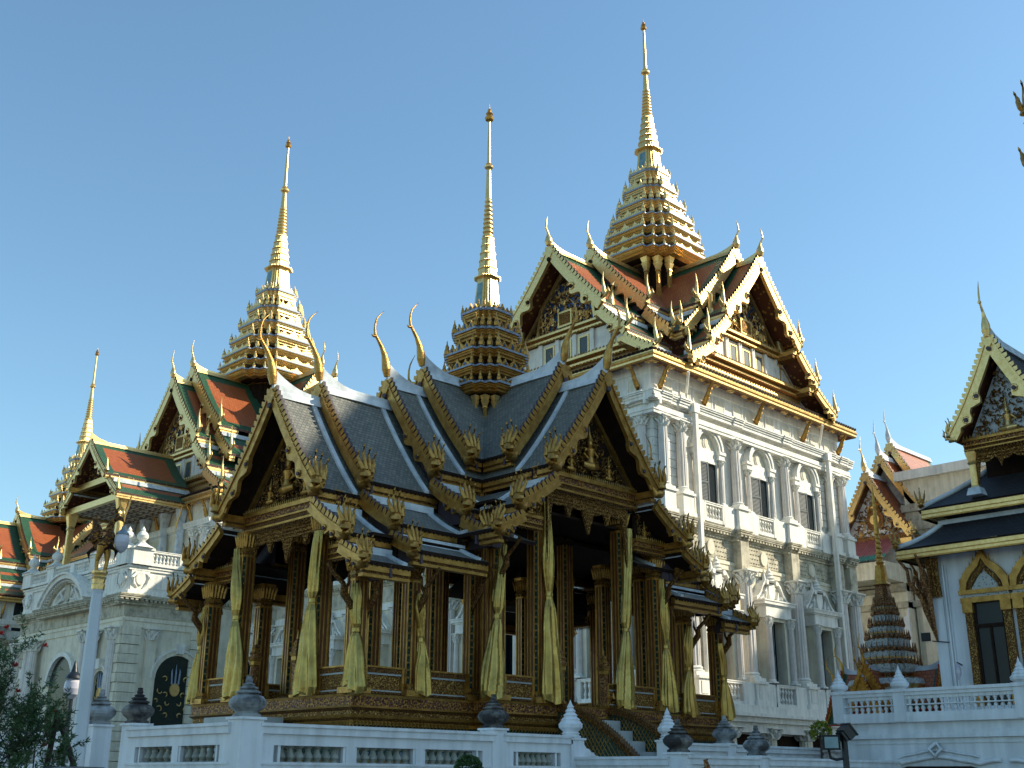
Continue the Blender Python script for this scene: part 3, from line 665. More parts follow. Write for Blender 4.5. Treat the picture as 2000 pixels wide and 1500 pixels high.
# stair with curved sweeping sides
st = MB('marble')
for i in range(7): st.box(-.84, .84, -3.72-.38*(i+1), -3.72-.38*i, 1.5, 3.3-.25*(i+1))
st.build('stair', pav)
def swp(x):
    mb = MB('mosaic', 'dimgold', 'oldgold'); n = 18; up = []; lo = []; mid = []
    for i in range(n+1):
        t = i/n; y = -3.72-t*3.0; z = 3.36-1.84*(t**1.75)
        up.append((y, z)); mid.append((y, max(1.5, z-.15))); lo.append((y, 1.5))
    mb.strip(lo, mid, (x-.06, 0, 0), (0, 1, 0), (0, 0, 1), (.12, 0, 0), 0); mb.strip(mid, up, (x-.11, 0, 0), (0, 1, 0), (0, 0, 1), (.22, 0, 0), 1)
    for s in (-1, 1):                                       # gilt lattice over dark glass
        for k in range(34):
            for dr in (1, -1):
                y0 = -3.7-k*.115+(1.8 if dr < 0 else 0)
                pts = [(y0-dr*j*.05*.7, 3.3-j*.05-.17) for j in range(36)]
                seg = [p for p in pts if -6.7 < p[0] < -3.74 and 1.52 < p[1] < 3.36-1.84*(((-3.72-p[0])/3.0)**1.75)-.15]
                if len(seg) > 2: mb.tube([(x+s*.065, p, q) for p, q in (seg[0], seg[-1])], .010, 3, 2, smooth=False)
    for i in range(1, 44):
        t = i/44; y = -3.72-t*3.0; z = 3.36-1.84*(t**1.75)
        for s in (-1, 1): mb.add([(x+s*.1, y-.02, z), (x+s*.1, y+.02, z), (x+s*.1, y, z+.06), (x+s*.07, y, z)], [(0, 1, 2), (1, 3, 2), (3, 0, 2)], 1)
    mb.tube([(x, -3.72, 3.34), (x, -3.6, 3.5), (x, -3.68, 3.64), (x, -3.82, 3.62), (x, -3.8, 3.75)], [.1, .08, .06, .05, .01], 6, 2)
    mb.build('stair_side', pav)
swp(-.95); swp(.95)
ms = MB('marble'); ms.box(-7.9, -6.8, -.75, .75, 1.5, 2.95); ms.box(-8.6, -7.9, -.75, .75, 1.5, 2.2); ms.build('mounting_block', pav)
# ---------------------------------------------------------------- curtains tied to the columns (each its own thing)
def curtain_mb(H, tie, w, flare, seed, lean, mats=('curtain', 'oldgold')):
    rnd = random.Random(seed); mb = MB(*mats); n = 40; R = []; ph = rnd.uniform(0, 6); nf = rnd.choice((6, 7, 8))
    ph2 = rnd.uniform(0, 6)
    N = 26
    for i in range(N+1):
        t = i/N; z = H*(1-t)
        if t < 1-tie: q = t/(1-tie); wd = w*(.30+.30*sin(q*pi*.85)+.12*sin(q*7+ph)); dp = .075+.03*sin(q*pi)
        else: q = min(1, (t-(1-tie))/tie); wd = w*(.42+.82*flare*(1-(1-q)**1.7)*(1 if q < .93 else 1-.2*(q-.93)/.07)+.05*sin(q*9+ph2)); dp = .08+.06*q
        if abs(t-(1-tie)) < .03: wd = w*.38; dp = .065
        ring = []
        off = lean*sin(t*pi*.9)*.12+lean*.12*t+lean*.16*max(0, t-1+tie)/tie
        for k in range(n):
            a = 2*pi*k/n; fold = 1+.5*sin(nf*a+ph+1.6*sin(t*4.2+ph2)+.5*sin(t*11+ph))*(.35+.65*abs(t-(1-tie))**.4)+.10*sin(3*a+ph2+t*3)
            ring.append((wd*cos(a)*(.86+.14*fold)+off, dp*sin(a)*fold+.012*sin(nf*2*a+t*9), z-.05*(t > .99)*sin(3*a)))
        R.append(ring)
    mb.loft(R[::-1], smooth=True)
    zt = H*tie; mb.lathe([(1, zt-.05), (1.06, zt-.04), (1.06, zt+.04), (1, zt+.05)], 16, m=0)
    vs = mb.v
    base = len(R)*0
    k0 = len(vs)-4*16
    cnt = 0
    # squash the tie band to the gathered cloth
    for j in range(len(vs)-1, -1, -1):
        if cnt >= 6*16+32: break
        x, y, z = vs[j]
        if abs(z-zt) < .06 and abs(math.hypot(x, y)-1) < .08: vs[j] = (x*w*.42+lean*sin((1-tie)*pi*.9)*.12+lean*.12*(1-tie), y*.082, z); cnt += 1
    return mb
CUR = [ # x, y, zbottom, ztop, ztie, width, flare, rot, material, label
 (-6.72, 3.1, 3.44, 5.75, 4.75, .20, 1.0, 1, 0, 'narrow pale gold curtain hanging farthest left, in front of the arched door of the palace'),
 (-6.80, 1.72, 3.46, 7.05, 5.35, .24, 1.25, 1, 0, 'long pale gold curtain left of the wide dark opening under the left gable'),
 (-6.80, -1.70, 3.42, 7.02, 5.45, .24, 1.25, 1, 0, 'long pale gold curtain right of the wide left front opening, under the carved gable corner'),
 (-6.72, -3.08, 3.40, 5.68, 4.68, .22, 1.2, 1, 0, 'pale gold curtain tied at the near left corner column of the pavilion'),
 (-5.08, -3.22, 3.42, 5.62, 4.60, .17, 1.0, 0, 0, 'slim pale gold curtain halfway along the left side rail under the lowest eave'),
 (-2.98, -3.80, 3.42, 6.95, 5.25, .22, 1.15, 0, 0, 'gold curtain directly behind the dark stone finial in the middle of the white wall'),
 (-1.50, -3.80, 3.40, 8.25, 5.95, .23, 1.15, 0, 0, 'tallest pale gold curtain, left of the stair opening and reaching up to the lace valance'),
 (1.72, -3.80, 3.40, 8.05, 5.35, .24, 1.05, 0, 0, 'tall pleated gold curtain right of the stair opening'),
 (3.08, -3.80, 3.38, 6.85, 5.05, .22, 1.05, 0, 0, 'long gold curtain second right of the stair, beside the low grey side roofs'),
 (5.0, -3.22, 3.36, 5.80, 4.62, .20, 1.1, 0, 1, 'short ochre pleated curtain beneath the lowest right-hand eave'),
 (6.52, -3.22, 3.34, 5.45, 4.45, .20, 1.1, 0, 1, 'short ochre curtain at the far right corner column of the pavilion'),
 (-3.2, 2.9, 3.95, 5.9, 4.9, .16, .9, 0, 1, 'brown-gold curtain deep inside the pavilion seen between the middle side columns'),
 (5.1, 2.9, 3.95, 6.0, 4.9, .16, .9, 0, 1, 'brown-gold curtain deep inside the pavilion seen through the stair opening'),
]
for i, (x, y, zb, zt, ztie, w_, fl_, rt, mk, lab) in enumerate(CUR):
    H = zt-zb; mb = curtain_mb(H, (ztie-zb)/H, w_*1.15, fl_, 11+i, (-1 if i % 2 else .6)*(1 if i not in (3, 9) else .3), (('curtain', 'curtain2')[mk],)*2)
    o = mb.build('curtain'); o.matrix_world = T3(PC[0]+x, PC[1]+y, zb, pi/2 if rt else 0)
    tag(o, lab, 'curtain', 'gold curtains tied to the pavilion columns')
# ---------------------------------------------------------------- the big palace
pal = thing('palace', (50, 38.25, 0), 'long white and cream palace with three gold-spired towers and orange and green gabled roofs', 'palace')
def LM(x, y, z=0, rz=0, s=None): return T3(x-50, y-38.25, z, rz, s)      # world placement -> palace frame
RM = ('orange', 'green', 'soffit')
TOWERS = [(50, 38.25, (1, 1, 1), 0, 1), (50, 79.2, (.975, 1.25, 1.32), 0, 2), (50, 113.8, (1.05, 1.05, 1.04), -3.9, 3)]
pieces = []                                                 # (object, matrix relative to the tower frame)
TF = lambda t: LM(t[0], t[1], t[3]+21*(1-t[2][2])) @ MX.Diagonal((*t[2], 1))
T0 = TF(TOWERS[0])
def put0(mb, name, Mx):
    o = mb.build(name, pal, T0 @ Mx); pieces.append((o, Mx)); inner[o.name] = INN[0]; return o
inner = {}; INN = [False]
def pal_gable(ang, u_out, u_in, front_=True, skipinner=False):
    W = T3(0, 0, 0, ang)
    for gi, (u1, dz, dv, nxt) in enumerate([(u_out, 0, 0, u_in), (u_in, 1.0, .2, 0)]):
        INN[0] = gi == 1 and abs(ang-pi) < .1
        tiers = [prof(0, 28.8+dz, 3.65+dv, 24.65+dz*.9, .22, 9), prof(3.5+dv, 24.2+dz*.9, 5.15+dv, 22.75+dz*.8, .12, 5)]
        if gi == 0: tiers.append(prof(5.0, 22.35, 6.85, 21.25, .10, 5))
        for side in (1, -1):
            for ti, pr in enumerate(tiers):
                he, ze = pr[-1]; u0 = nxt-.3 if gi == 0 else 0
                put0(slope(pr, u0, u1-.06, .14, RM, side, border=.98 if u1-u0 > 2.4 else .5), 'roof_slope', W)
                f0 = max(u0, nxt-.1) if gi == 0 else min(he, u1-.6)
                put0(fascia(f0, u1-.12, he, ze, .42, side, ('gold', 'oldgold', 'dark')), 'eave_board', W)
                if front_:
                    bo = put0(barge(pr, side, (.42, .34, .30)[ti], .2, (.26, .23, .2)[ti], .30, ('gold', 'dark')), 'bargeboard', W @ MX.Translation((u1, 0, 0)))
                    nb = MB('gold')                         # upright flame finial at the foot of the board
                    nb.tube([(-.1, -.15, -.1), (-.1, .05, .0), (-.1, .18, .3), (-.1, .10, .75), (-.1, .05, 1.15), (-.1, .10, 1.6)], [(.09, .08), (.19, .14), (.18, .12), (.11, .09), (.06, .05), .01], 7)
                    nb.tube([(-.1, .16, .25), (-.1, .42, .45), (-.1, .36, .8)], [.12, .09, .01], 6)
                    no = nb.build('flame_finial', bo); no.matrix_local = MX.Translation((0, side*(he-.05), ze+.0)) @ MX.Diagonal((1, side, 1, 1))
                if ti:                                      # flat plaster band under the eave above
                    mb = MB('gold' if False else 'ridge'); a, b = sorted((side*pr[0][0], side*(pr[0][0]+.28))); mb.box(u0+.2, u1-.3, a, b, pr[0][1]-.2, pr[0][1]+.03); put0(mb, 'roof_strip', W)
        put0(ridgecap(max(nxt-.1, 0), u1-.02, 28.8+dz, .16, .16, (.35, 1.6), ('gold',)), 'ridge_cap', W)
        if front_: put0(chofa_spike(1.55), 'horn_finial', W @ MX.Translation((u1+.02, 0, 28.8+dz+.3)))
        mb = MB('mauve' if gi else 'dark'); pts = [(v, z-.16) for v, z in tiers[0]]
        P_ = [(-v, z) for v, z in pts[::-1]]+pts[1:]
        mb.poly(P_[::-1], (u1-(.4 if gi else 1.6), 0, 0), (0, 1, 0), (0, 0, 1), (-.1, 0, 0)); put0(mb, 'gable_board', W)
        if front_: put0(apexplate(u1, 28.8+dz, .34, ('gold', 'dark')), 'gable_knob', W)
    INN[0] = False
    if not front_: return
    x = u_out-1.35                                          # the decorated gable wall
    mb = MB('dark', 'gold', 'blue', 'goldcarve')
    top = 28.0; mb.poly([(-2.9, 24.45), (2.9, 24.45), (0, top)], (x-.05, 0, 0), (0, 1, 0), (0, 0, 1), (-.1, 0, 0), 0)
    mb.poly([(-1.9, 24.5), (1.9, 24.5), (1.7, 26.0), (.5, 27.2), (-.5, 27.2), (-1.7, 26.0)], (x-.04, 0, 0), (0, 1, 0), (0, 0, 1), (.03, 0, 0), 2)
    for s in (1, -1):
        mb.strip([(s*3.0, 24.4), (0, top+.02)], [(s*3.2, 24.4), (0, top+.3)], (x+.1, 0, 0), (0, 1, 0), (0, 0, 1), (-.2, 0, 0), 1)
        mb.strip([(s*2.0, 24.5), (s*1.75, 26.0), (s*1.1, 26.6), (s*.5, 27.3), (0, 27.6)], [(s*2.15, 24.5), (s*1.95, 26.05), (s*1.25, 26.75), (s*.6, 27.5), (0, 27.85)], (x+.12, 0, 0), (0, 1, 0), (0, 0, 1), (-.2, 0, 0), 1)
        mb.tube([(x+.1, s*3.1, 23.6), (x+.25, s*3.3, 24.3), (x+.1, s*3.2, 25.2), (x+.3, s*3.45, 25.9), (x+.2, s*3.6, 26.1)], [.22, .3, .18, .12, .02], 6, 1)
    ins = lambda y, z: abs(y) < (top-.2-z)/3.55*2.9
    relief(mb, ins, x, (-2.8, 2.8, 24.5, 27.8), 170, .20, 3, seed=4); relief(mb, lambda y, z: ins(y, z) and abs(y) < 1.8, x+.05, (-1.8, 1.8, 24.6, 27.2), 110, .22, 1, seed=9)
    mb.box(x, x+.16, -.5, .5, 24.6, 25.5, 1); mb.box(x+.1, x+.19, -.38, .38, 24.72, 25.38, 3)
    put0(mb, 'pediment', W)
    def band(z0, z1, hv, proj, name='cornice_band'):
        mb = MB('gold', 'goldcarve', 'oldgold'); H = z1-z0
        mb.box(x-.3, x+proj*.6, -hv, hv, z0+H*.15, z0+H*.4, 0); mb.box(x-.3, x+proj*.4, -hv, hv, z0+H*.4, z0+H*.66, 1); mb.box(x-.3, x+proj, -hv, hv, z0+H*.66, z1-H*.1, 0)
        n = int(hv*2/.24)
        for i in range(n):
            y = -hv+hv*2*(i+.5)/n; r = .09
            mb.add([(x+proj*.6, y-r, z0+H*.2), (x+proj*.6, y+r, z0+H*.2), (x+proj*.9, y, z0+H*.1), (x+proj*.5, y, z0-H*.1)], [(0, 2, 1), (0, 3, 2), (1, 2, 3)], 2)
            mb.add([(x+proj*.9, y-r, z1-H*.1), (x+proj*.9, y+r, z1-H*.1), (x+proj*1.05, y, z1), (x+proj*.8, y, z1+H*.22)], [(0, 1, 2), (0, 2, 3), (2, 1, 3)], 0)
        put0(mb, name, W)
    band(23.95, 24.45, 3.35, .35)
    mb = MB('white', 'gold')                                # painted attic storey with small windows
    mb.poly([(-4.75, 22.5), (4.75, 22.5), (4.75, 22.85), (3.6, 23.95), (-3.6, 23.95), (-4.75, 22.85)], (x, 0, 0), (0, 1, 0), (0, 0, 1), (-.4, 0, 0), 0)
    for y in (-3.0, -1.85, -.62, .62, 1.85, 3.0): mb.box(x-.1, x+.12, y-.13, y+.13, 22.5, 23.98, 0)
    for s in (-1, 1):
        for P_ in ([(3.3, 22.72), (4.45, 22.72), (4.45, 22.8), (3.3, 22.8)], [(3.3, 22.8), (3.38, 22.8), (3.38, 23.62), (3.3, 23.62)], [(3.3, 23.62), (3.7, 23.62), (3.66, 23.54), (3.38, 23.54)], [(3.7, 23.62), (4.45, 22.9), (4.37, 22.86), (3.64, 23.54)], [(4.37, 22.8), (4.45, 22.8), (4.45, 22.9), (4.37, 22.9)]):
            mb.poly([(s*p, q) for p, q in (P_ if s > 0 else P_[::-1])], (x+.04, 0, 0), (0, 1, 0), (0, 0, 1), (-.08, 0, 0), 1)
    put0(mb, 'attic_wall', W)
    first = None
    for y in (-1.23, 0, 1.23):
        wm = MB('gold', 'shutter'); wm.box(-.02, .05, -.36, .36, 0, .09, 0); wm.box(-.02, .05, -.36, .36, 1.05, 1.14, 0); wm.box(-.02, .05, -.36, -.27, .09, 1.05, 0); wm.box(-.02, .05, .27, .36, .09, 1.05, 0); wm.box(-.02, .02, -.27, .27, .09, 1.05, 1)
        put0(wm, 'attic_window', W @ MX.Translation((x+.01, y, 22.62)))
    band(22.0, 22.55, 5.0, .5)
    mb = MB('ridge', 'gold'); mb.poly([(-6.4, 21.1), (6.4, 21.1), (6.4, 21.3), (5.1, 22.02), (-5.1, 22.02), (-6.4, 21.3)], (x+.1, 0, 0), (0, 1, 0), (0, 0, 1), (-.5, 0, 0), 0)         # hanging leaf frieze
    for i in range(36):
        y = -5.0+10.0*(i+.5)/36; r = .15
        mb.add([(x+.12, y-r, 22.0), (x+.12, y+r, 22.0), (x+.2, y+r*.8, 21.75), (x+.2, y-r*.8, 21.75), (x+.14, y, 21.4)], [(1, 0, 3, 2), (2, 3, 4)], 1)
        mb.tube([(x+.15, y-r*.6, 21.5), (x+.2, y, 21.2), (x+.15, y+r*.7, 21.38)], [.04, .05, .02], 4, 1, smooth=False)
    put0(mb, 'leaf_frieze', W)
    for s in (1, -1):
        for v, z in ((3.75, 24.35), (5.2, 22.5)):
            mb = MB('gold', 'goldcarve'); a, b = sorted((s*(v-.75), s*(v+.0))); mb.box(x-.1, u_out-.25, a, b, z-.5, z-.28, 1); mb.box(x-.1, u_out-.2, a, b, z-.28, z-.05, 0); put0(mb, 'gable_console', W)
pal_gable(pi, 9.1, 5.7); pal_gable(-pi/2, 7.4, 5.9); pal_gable(0, 9.1, 5.7, False); pal_gable(pi/2, 7.4, 5.9, False)
# skirt eave and boarded soffit with rosettes round the tower
hx, hy = 9.5, 7.1
mb = MB('gold', 'oldgold', 'dark', 'green', 'soffit', 'orange')
for (x0, y0), (x1, y1) in (((-hx, -hy), (hx, -hy)), ((-hx, hy), (-hx, -hy)), ((hx, -hy), (hx, hy)), ((hx, hy), (-hx, hy))):
    L = math.hypot(x1-x0, y1-y0); dx, dy = (x1-x0)/L, (y1-y0)/L; nx, ny = dy, -dx
    P_ = lambda a, o, z: (x0+dx*a+nx*o, y0+dy*a+ny*o, z)
    def slab(o0, z0, o1, z1, m, t=0):
        mb.add([P_(-o0, o0, z0), P_(L+o0, o0, z0), P_(L+o1, o1, z1), P_(-o1, o1, z1)], [(0, 1, 2, 3)], m)
    slab(0, 21.0, 0, 21.10, 2); slab(0, 20.62, 0, 21.0, 0); slab(-.05, 20.55, 0, 20.62, 1); slab(-.8, 20.78, -.05, 20.55, 4); slab(0, 21.10, -1.6, 21.75, 5)
    slab(0.04, 20.80, .04, 20.86, 1); slab(.0, 20.72, .04, 20.80, 1); slab(.04, 20.86, 0, 20.92, 1)
    n = int(L/.26)
    for i in range(n):
        a = L*(i+.5)/n; r = .10
        mb.add([P_(a-r, .03, 20.98), P_(a+r, .03, 20.98), P_(a+r, .05, 21.12), P_(a-r, .05, 21.12)], [(0, 1, 2, 3)], 2)
put0(mb, 'skirt_eave', MX())
ro = MB('gold', 'dark'); 
for (x0, y0), (x1, y1) in (((-hx, -hy), (hx, -hy)), ((-hx, hy), (-hx, -hy))):
    L = math.hypot(x1-x0, y1-y0); dx, dy = (x1-x0)/L, (y1-y0)/L; nx, ny = dy, -dx; n = int(L/1.25)
    for i in range(n):
        a = L*(i+.5)/n; c = (x0+dx*a-nx*.42, y0+dy*a-ny*.42)
        ro = MB('gold'); ro.lathe([(.02, 20.54), (.10, 20.56), (.12, 20.62), (.24, 20.64), (.26, 20.68)], 9, c, 0); put0(ro, 'soffit_rosette', MX())
        if i % 3 == 0: ro = MB('gold'); ro.box(*sorted((c[0]+dx*.62, c[0]+dx*.62+.05+abs(nx)*.6)), *sorted((c[1]+dy*.62, c[1]+dy*.62+.05+abs(ny)*.6)), 20.60, 20.66, 0); put0(ro, 'soffit_rib', MX())
# gilt brackets under the eave
bk = MB('oldgold'); bk.tube([(0, .02, -1.7), (0, .10, -1.35), (0, .18, -1.0), (0, .40, -.65), (0, .5, -.35), (0, .78, -.05)], [(.03, .05), (.10, .14), (.13, .16), (.11, .14), (.08, .1), (.06, .06)], 7)
for k in range(5): bk.tube([(0, .08+k*.1, -1.2+k*.22), (.0, .26+k*.1, -1.25+k*.22), (0, .28+k*.1, -1.05+k*.22)], [.06, .05, .01], 5)
for x, y, a in [(-8.2, -6.25, pi), (-4.6, -6.25, pi), (0, -6.25, pi), (4.6, -6.25, pi), (8.4, -6.25, pi), (-8.72, -5.6, pi/2), (-8.72, -3.9, pi/2), (-8.72, 0, pi/2), (-8.72, 4, pi/2)]:
    put0(bk, 'eave_bracket', T3(x, y, 20.6, a))
prasat(pal, T0, [(30.75, 3.02), (31.4, 2.93), (32.15, 2.76), (33.15, 2.42), (34.25, 2.0), (35.4, 1.58), (36.7, 1.2)], (27.6, 30.3, 2.05),
       ((36.9, .92), (38.5, .68)), (38.65, .62, 40.9, .34, 43.0, .20, 44.4, 47.5, 48.4), ('gold', 'dark', 'lip', 'bellglass'), ('spire_tier',), True, tierh=.9)
SP = ('spire_tier', 'tower_core', 'tower_column', 'spire_bell', 'spire_cone', 'spire_needle', 'spire_finial')
sps = [o for o in pal.children if o.name.split('.')[0] in SP]
IT0 = T0.inverted()
for t in TOWERS[1:]:
    Tt = TF(t); k = (t[2][0]*1.10, t[2][0]*1.10, 1) if t[4] == 2 else (1.04, 1.04, 1)
    for o, m in pieces: 
        if t[4] == 3 and o.name.startswith('soffit_r'): continue
        dup(o, pal, Tt @ (MX.Translation((-1.75, 0, 0)) @ m if t[4] == 2 and inner.get(o.name) else m))
    St = LM(t[0], t[1], 0) @ (MX.Translation((0, 0, -8.7)) @ MX.Diagonal((1.40, 1.40, 1.36, 1)) if t[4] == 2 else MX.Translation((0, 0, -7.4)) @ MX.Diagonal((1.10, 1.10, 1.097, 1)))
    for o in sps: dup(o, pal, St @ IT0 @ o.matrix_local)
# ---------------------------------------------------------------- classical walls; face frame x = along, y = outwards(-), z
def Face(x, y, ang): return LM(x, y, 0, ang)
def shaft(r, z0, z1, n=16, mats=('pink', 'white')):         # fluted column with base
    mb = MB(*mats); H = z1-z0
    mb.shape(SQ, [(r*1.45, z0), (r*1.45, z0+r*.5)], m=1)
    mb.lathe([(r*1.38, z0+r*.5), (r*1.4, z0+r*.7), (r*1.1, z0+r*.85), (r*1.25, z0+r*1.05), (r*1.02, z0+r*1.3)], 14, m=1)
    sh = []
    for i in range(n*2): a = 2*pi*i/(n*2); q = 1 if i % 2 == 0 else .90; sh.append((q*cos(a), q*sin(a)))
    mb.shape(sh, [(r, z0+r*1.3), (r*.99, z0+H*.5), (r*.86, z1)], m=0)
    return mb
def corinth(r, h, mats=('white',)):
    mb = MB(*mats)
    mb.lathe([(r*.9, -.03), (r*1.05, 0), (r*.92, .04), (r*.95, h*.4), (r*1.15, h*.8), (r*1.3, h*.88)], 12)
    mb.shape(SQ, [(r*1.28, h*.86), (r*1.42, h*.9), (r*1.42, h)])
    for ring_, (rr_, z, s) in enumerate([(r*1.0, .02, 1), (r*1.03, h*.3, 1)]):
        for k in range(8):
            a = 2*pi*(k+.5*ring_)/8; c, q = cos(a), sin(a)
            mb.tube([(rr_*c*.95, rr_*q*.95, z), (rr_*c*1.18, rr_*q*1.18, z+h*.25), (rr_*c*1.45, rr_*q*1.45, z+h*.40), (rr_*c*1.42, rr_*q*1.42, z+h*.33)], [r*.2, r*.25, r*.16, r*.05], 4, smooth=False)
    for k in range(4):
        a = pi/4+k*pi/2; c, q = cos(a), sin(a)
        mb.tube([(r*c*1.1, r*q*1.1, h*.55), (r*c*1.55, r*q*1.55, h*.78), (r*c*1.75, r*q*1.75, h*.84), (r*c*1.7, r*q*1.7, h*.70)], [r*.1, r*.16, r*.18, r*.1], 5)
    return mb
_cache = {}
def column(F, x, y, z0, z1, r, ch=None, par=None, key=None, mats=('pink', 'white')):
    ch = ch or r*2.1; k = ('c', round(z1-z0, 2), r, mats)
    Mx = F @ T3(x, y, z0)
    if k in _cache: return dup(_cache[k], pal, Mx)
    o = shaft(r, 0, z1-z0-ch, 14, mats).build('column', pal, Mx); c = corinth(r, ch, (mats[1],)).build('capital', o); c.matrix_local = T3(0, 0, z1-z0-ch)
    _cache[k] = o; return o
def inst(key, make, name, Mx):
    if key in _cache: return dup(_cache[key], pal, Mx)
    _cache[key] = make().build(name, pal, Mx); return _cache[key]
def bal_mb(h, r, mat_, n=7, double=False):
    mb = MB(mat_)
    if double: pr = [(.9, 0), (.9, .05), (.5, .09), (.95, .24), (.8, .32), (.42, .44), (.5, .5), (.42, .56), (.8, .68), (.95, .76), (.5, .91), (.9, .95), (.9, 1)]
    else: pr = [(.9, 0), (.9, .07), (.55, .12), (.95, .32), (.9, .42), (.5, .68), (.45, .8), (.75, .86), (.85, .93), (.9, 1)]
    return mb.lathe([(a*r, b*h) for a, b in pr], n)
NB = [0]; REST = MB('white')
def balustrade(F, x0, x1, y, z0, z1, mats='white', rail=.14, solid=(), sp=.24, double=True, r=.085, th=.2):
    """solid = list of (a, b) parts of the run that are plain piers"""
    mb = MB(mats); h = z1-z0
    mb.box(x0, x1, y-th, y+.02, z1-rail, z1); mb.box(x0, x1, y-th-.03, y+.02, z1-.05, z1-.002); mb.box(x0, x1, y-th, y+.02, z0, z0+rail*1.2)
    for a, b in solid: mb.box(a, b, y-th-.02, y+.02, z0+.01, z1-.01)
    mb.build('balustrade', pal, F); o = None
    hb = h-rail*2.2; k = ('bal', round(hb, 2), r, mats, double); x = x0+sp*.5
    src = bal_mb(hb, r, mats, 7, double)
    while x < x1-sp*.3:
        if not any(a-.02 < x < b+.02 for a, b in solid):
            Mx = F @ T3(x, y-th*.45, z0+rail*1.2)
            if (F is nearS or r > .1) and NB[0] < 100:
                NB[0] += 1
                if k in _cache: dup(_cache[k], pal, Mx)
                else: _cache[k] = MB(mats).add(src.v, src.f, 0, smooth=True).build('baluster', pal, Mx)
            else: REST.T = Mx; REST.add(src.v, src.f, 0, smooth=True)
        x += sp
CN = [0]
def cornice(F, x0, x1, y, z0, z1, proj, dent=.22, mats='white', brk=()):
    mb = MB(mats); H = z1-z0; CN[0] += 1; ez = .0017*(CN[0] % 6); y -= ez; z0 -= ez; z1 += ez
    def run(a, b, o):
        e = .012 if o else 0
        mb.box(a, b, y-proj*.25-o, y+.02+e, z0-e, z0+H*.25+e); mb.box(a, b, y-proj*.45-o, y+.022+e, z0+H*.25-e, z0+H*.36+e)
        mb.box(a, b, y-proj*.82-o, y+.021+e, z0+H*.36+e, z0+H*.62) if not dent else None
        mb.box(a, b, y-proj*.9-o, y+.02+e, z0+H*.62-e, z0+H*.78-e); mb.box(a-e, b+e, y-proj-o, y+.023+e, z0+H*.78+e, z0+H*.90-e); mb.box(a, b, y-proj*1.06-o, y+.02+e, z0+H*.90+e, z1+e)
        if dent: mb.box(a+.01, b-.01, y-proj*.3-o, y+.02, z0+H*.36+.005, z0+H*.62-.005)
        if dent:
            n = max(1, int((b-a)/dent)); d = (b-a)/n
            for i in range(n): mb.box(a+d*(i+.2), a+d*(i+.75), y-proj*.82-o, y+.01, z0+H*.38, z0+H*.61)
    run(x0, x1, 0)
    for a, b, o in brk: run(a, b, o)
    return mb.build('cornice', pal, F)
def arch_strip(mb, cx, zc, r0_, r1_, y0, d, m=0, n=14, a0=0, a1=pi):
    lo = [(cx+r0_*cos(a0+(a1-a0)*i/n), zc+r0_*sin(a0+(a1-a0)*i/n)) for i in range(n+1)]; hi = [(cx+r1_*cos(a0+(a1-a0)*i/n), zc+r1_*sin(a0+(a1-a0)*i/n)) for i in range(n+1)]
    mb.strip(lo, hi, (0, y0, 0), (1, 0, 0), (0, 0, 1), (0, -d, 0), m)
def window_up():                                            # upper window: arch, tympanum, shutters, small columns; origin at sill centre
    mb = MB('white', 'cream', 'pink')
    arch_strip(mb, 0, 2.78, .86, 1.02, .0, .30); arch_strip(mb, 0, 2.78, 1.02, 1.16, .0, .36); arch_strip(mb, 0, 2.78, .80, .86, .0, .2)
    for s in (-1, 1):
        mb.box(*sorted((s*.80, s*1.34)), -.34, 0, 2.62, 2.78, 0); mb.box(*sorted((s*.82, s*1.28)), -.28, 0, 2.34, 2.62, 0)
        mb.box(*sorted((s*.80, s*.86)), -.12, 0, 0, 2.34, 0); mb.box(*sorted((s*.9, s*1.24)), -.32, 0, -.02, .12, 0)
    n = 14; mb.poly([(.80*cos(pi*i/n), 2.78+.80*sin(pi*i/n)) for i in range(n+1)], (0, -.03, 0), (1, 0, 0), (0, 0, 1), (0, .02, 0), 1)
    mb.box(-.80, .80, -.1, 0, 2.2, 2.78, 0); mb.box(-.82, .82, -.13, 0, 2.08, 2.2, 0)
    mb.poly([(.22*cos(2*pi*i/12), 3.1+.32*sin(2*pi*i/12)) for i in range(12)], (0, -.03, 0), (1, 0, 0), (0, 0, 1), (0, -.05, 0), 0)
    mb.poly([(.14*cos(2*pi*i/12), 3.1+.24*sin(2*pi*i/12)) for i in range(12)], (0, -.09, 0), (1, 0, 0), (0, 0, 1), (0, -.02, 0), 1)
    return mb
def shutter(w, h, side, open_=.0):
    mb = MB('shutter'); x0, x1 = sorted((0, side*w))
    for a, b, c, d in ((x0, x0+.07, 0, h), (x1-.07, x1, 0, h), (x0, x1, 0, .09), (x0, x1, h-.09, h), (x0, x1, h*.5-.05, h*.5+.05)): mb.box(a, b, -.06, 0, c, d)
    n = int(h/.075)
    for i in range(n):
        z = .09+(h-.18)*i/n; mb.add([(x0+.07, -.05, z), (x1-.07, -.05, z), (x1-.07, -.01, z+.07), (x0+.07, -.01, z+.07)], [(0, 1, 2, 3)])
    return mb
WALLX = 8.7; WALLY = 6.25
def up_window(F, x):
    inst('wu', window_up, 'window_surround', F @ T3(x, 0, 14.42))
    w_ = inst('wd', lambda: MB('glass').box(-.8, .8, -.0, .02, 0, 2.1), 'window', F @ T3(x, -.012, 14.42))
    k = 'wsh'
    if k not in _cache:
        s = shutter(.72, 2.05, 1).build('shutter', w_, T3(-.78, -.03, .02, -.18)); _cache[k] = 1
    for s in (-1, 1): column(F, x+s*1.07, -.16, 14.42, 16.78, .13, .26, mats=('pink', 'white'))
    balustrade(F, x-.82, x+.82, -.18, 13.45, 14.42, sp=.24, solid=((x-.82, x-.68), (x+.68, x+.82)))
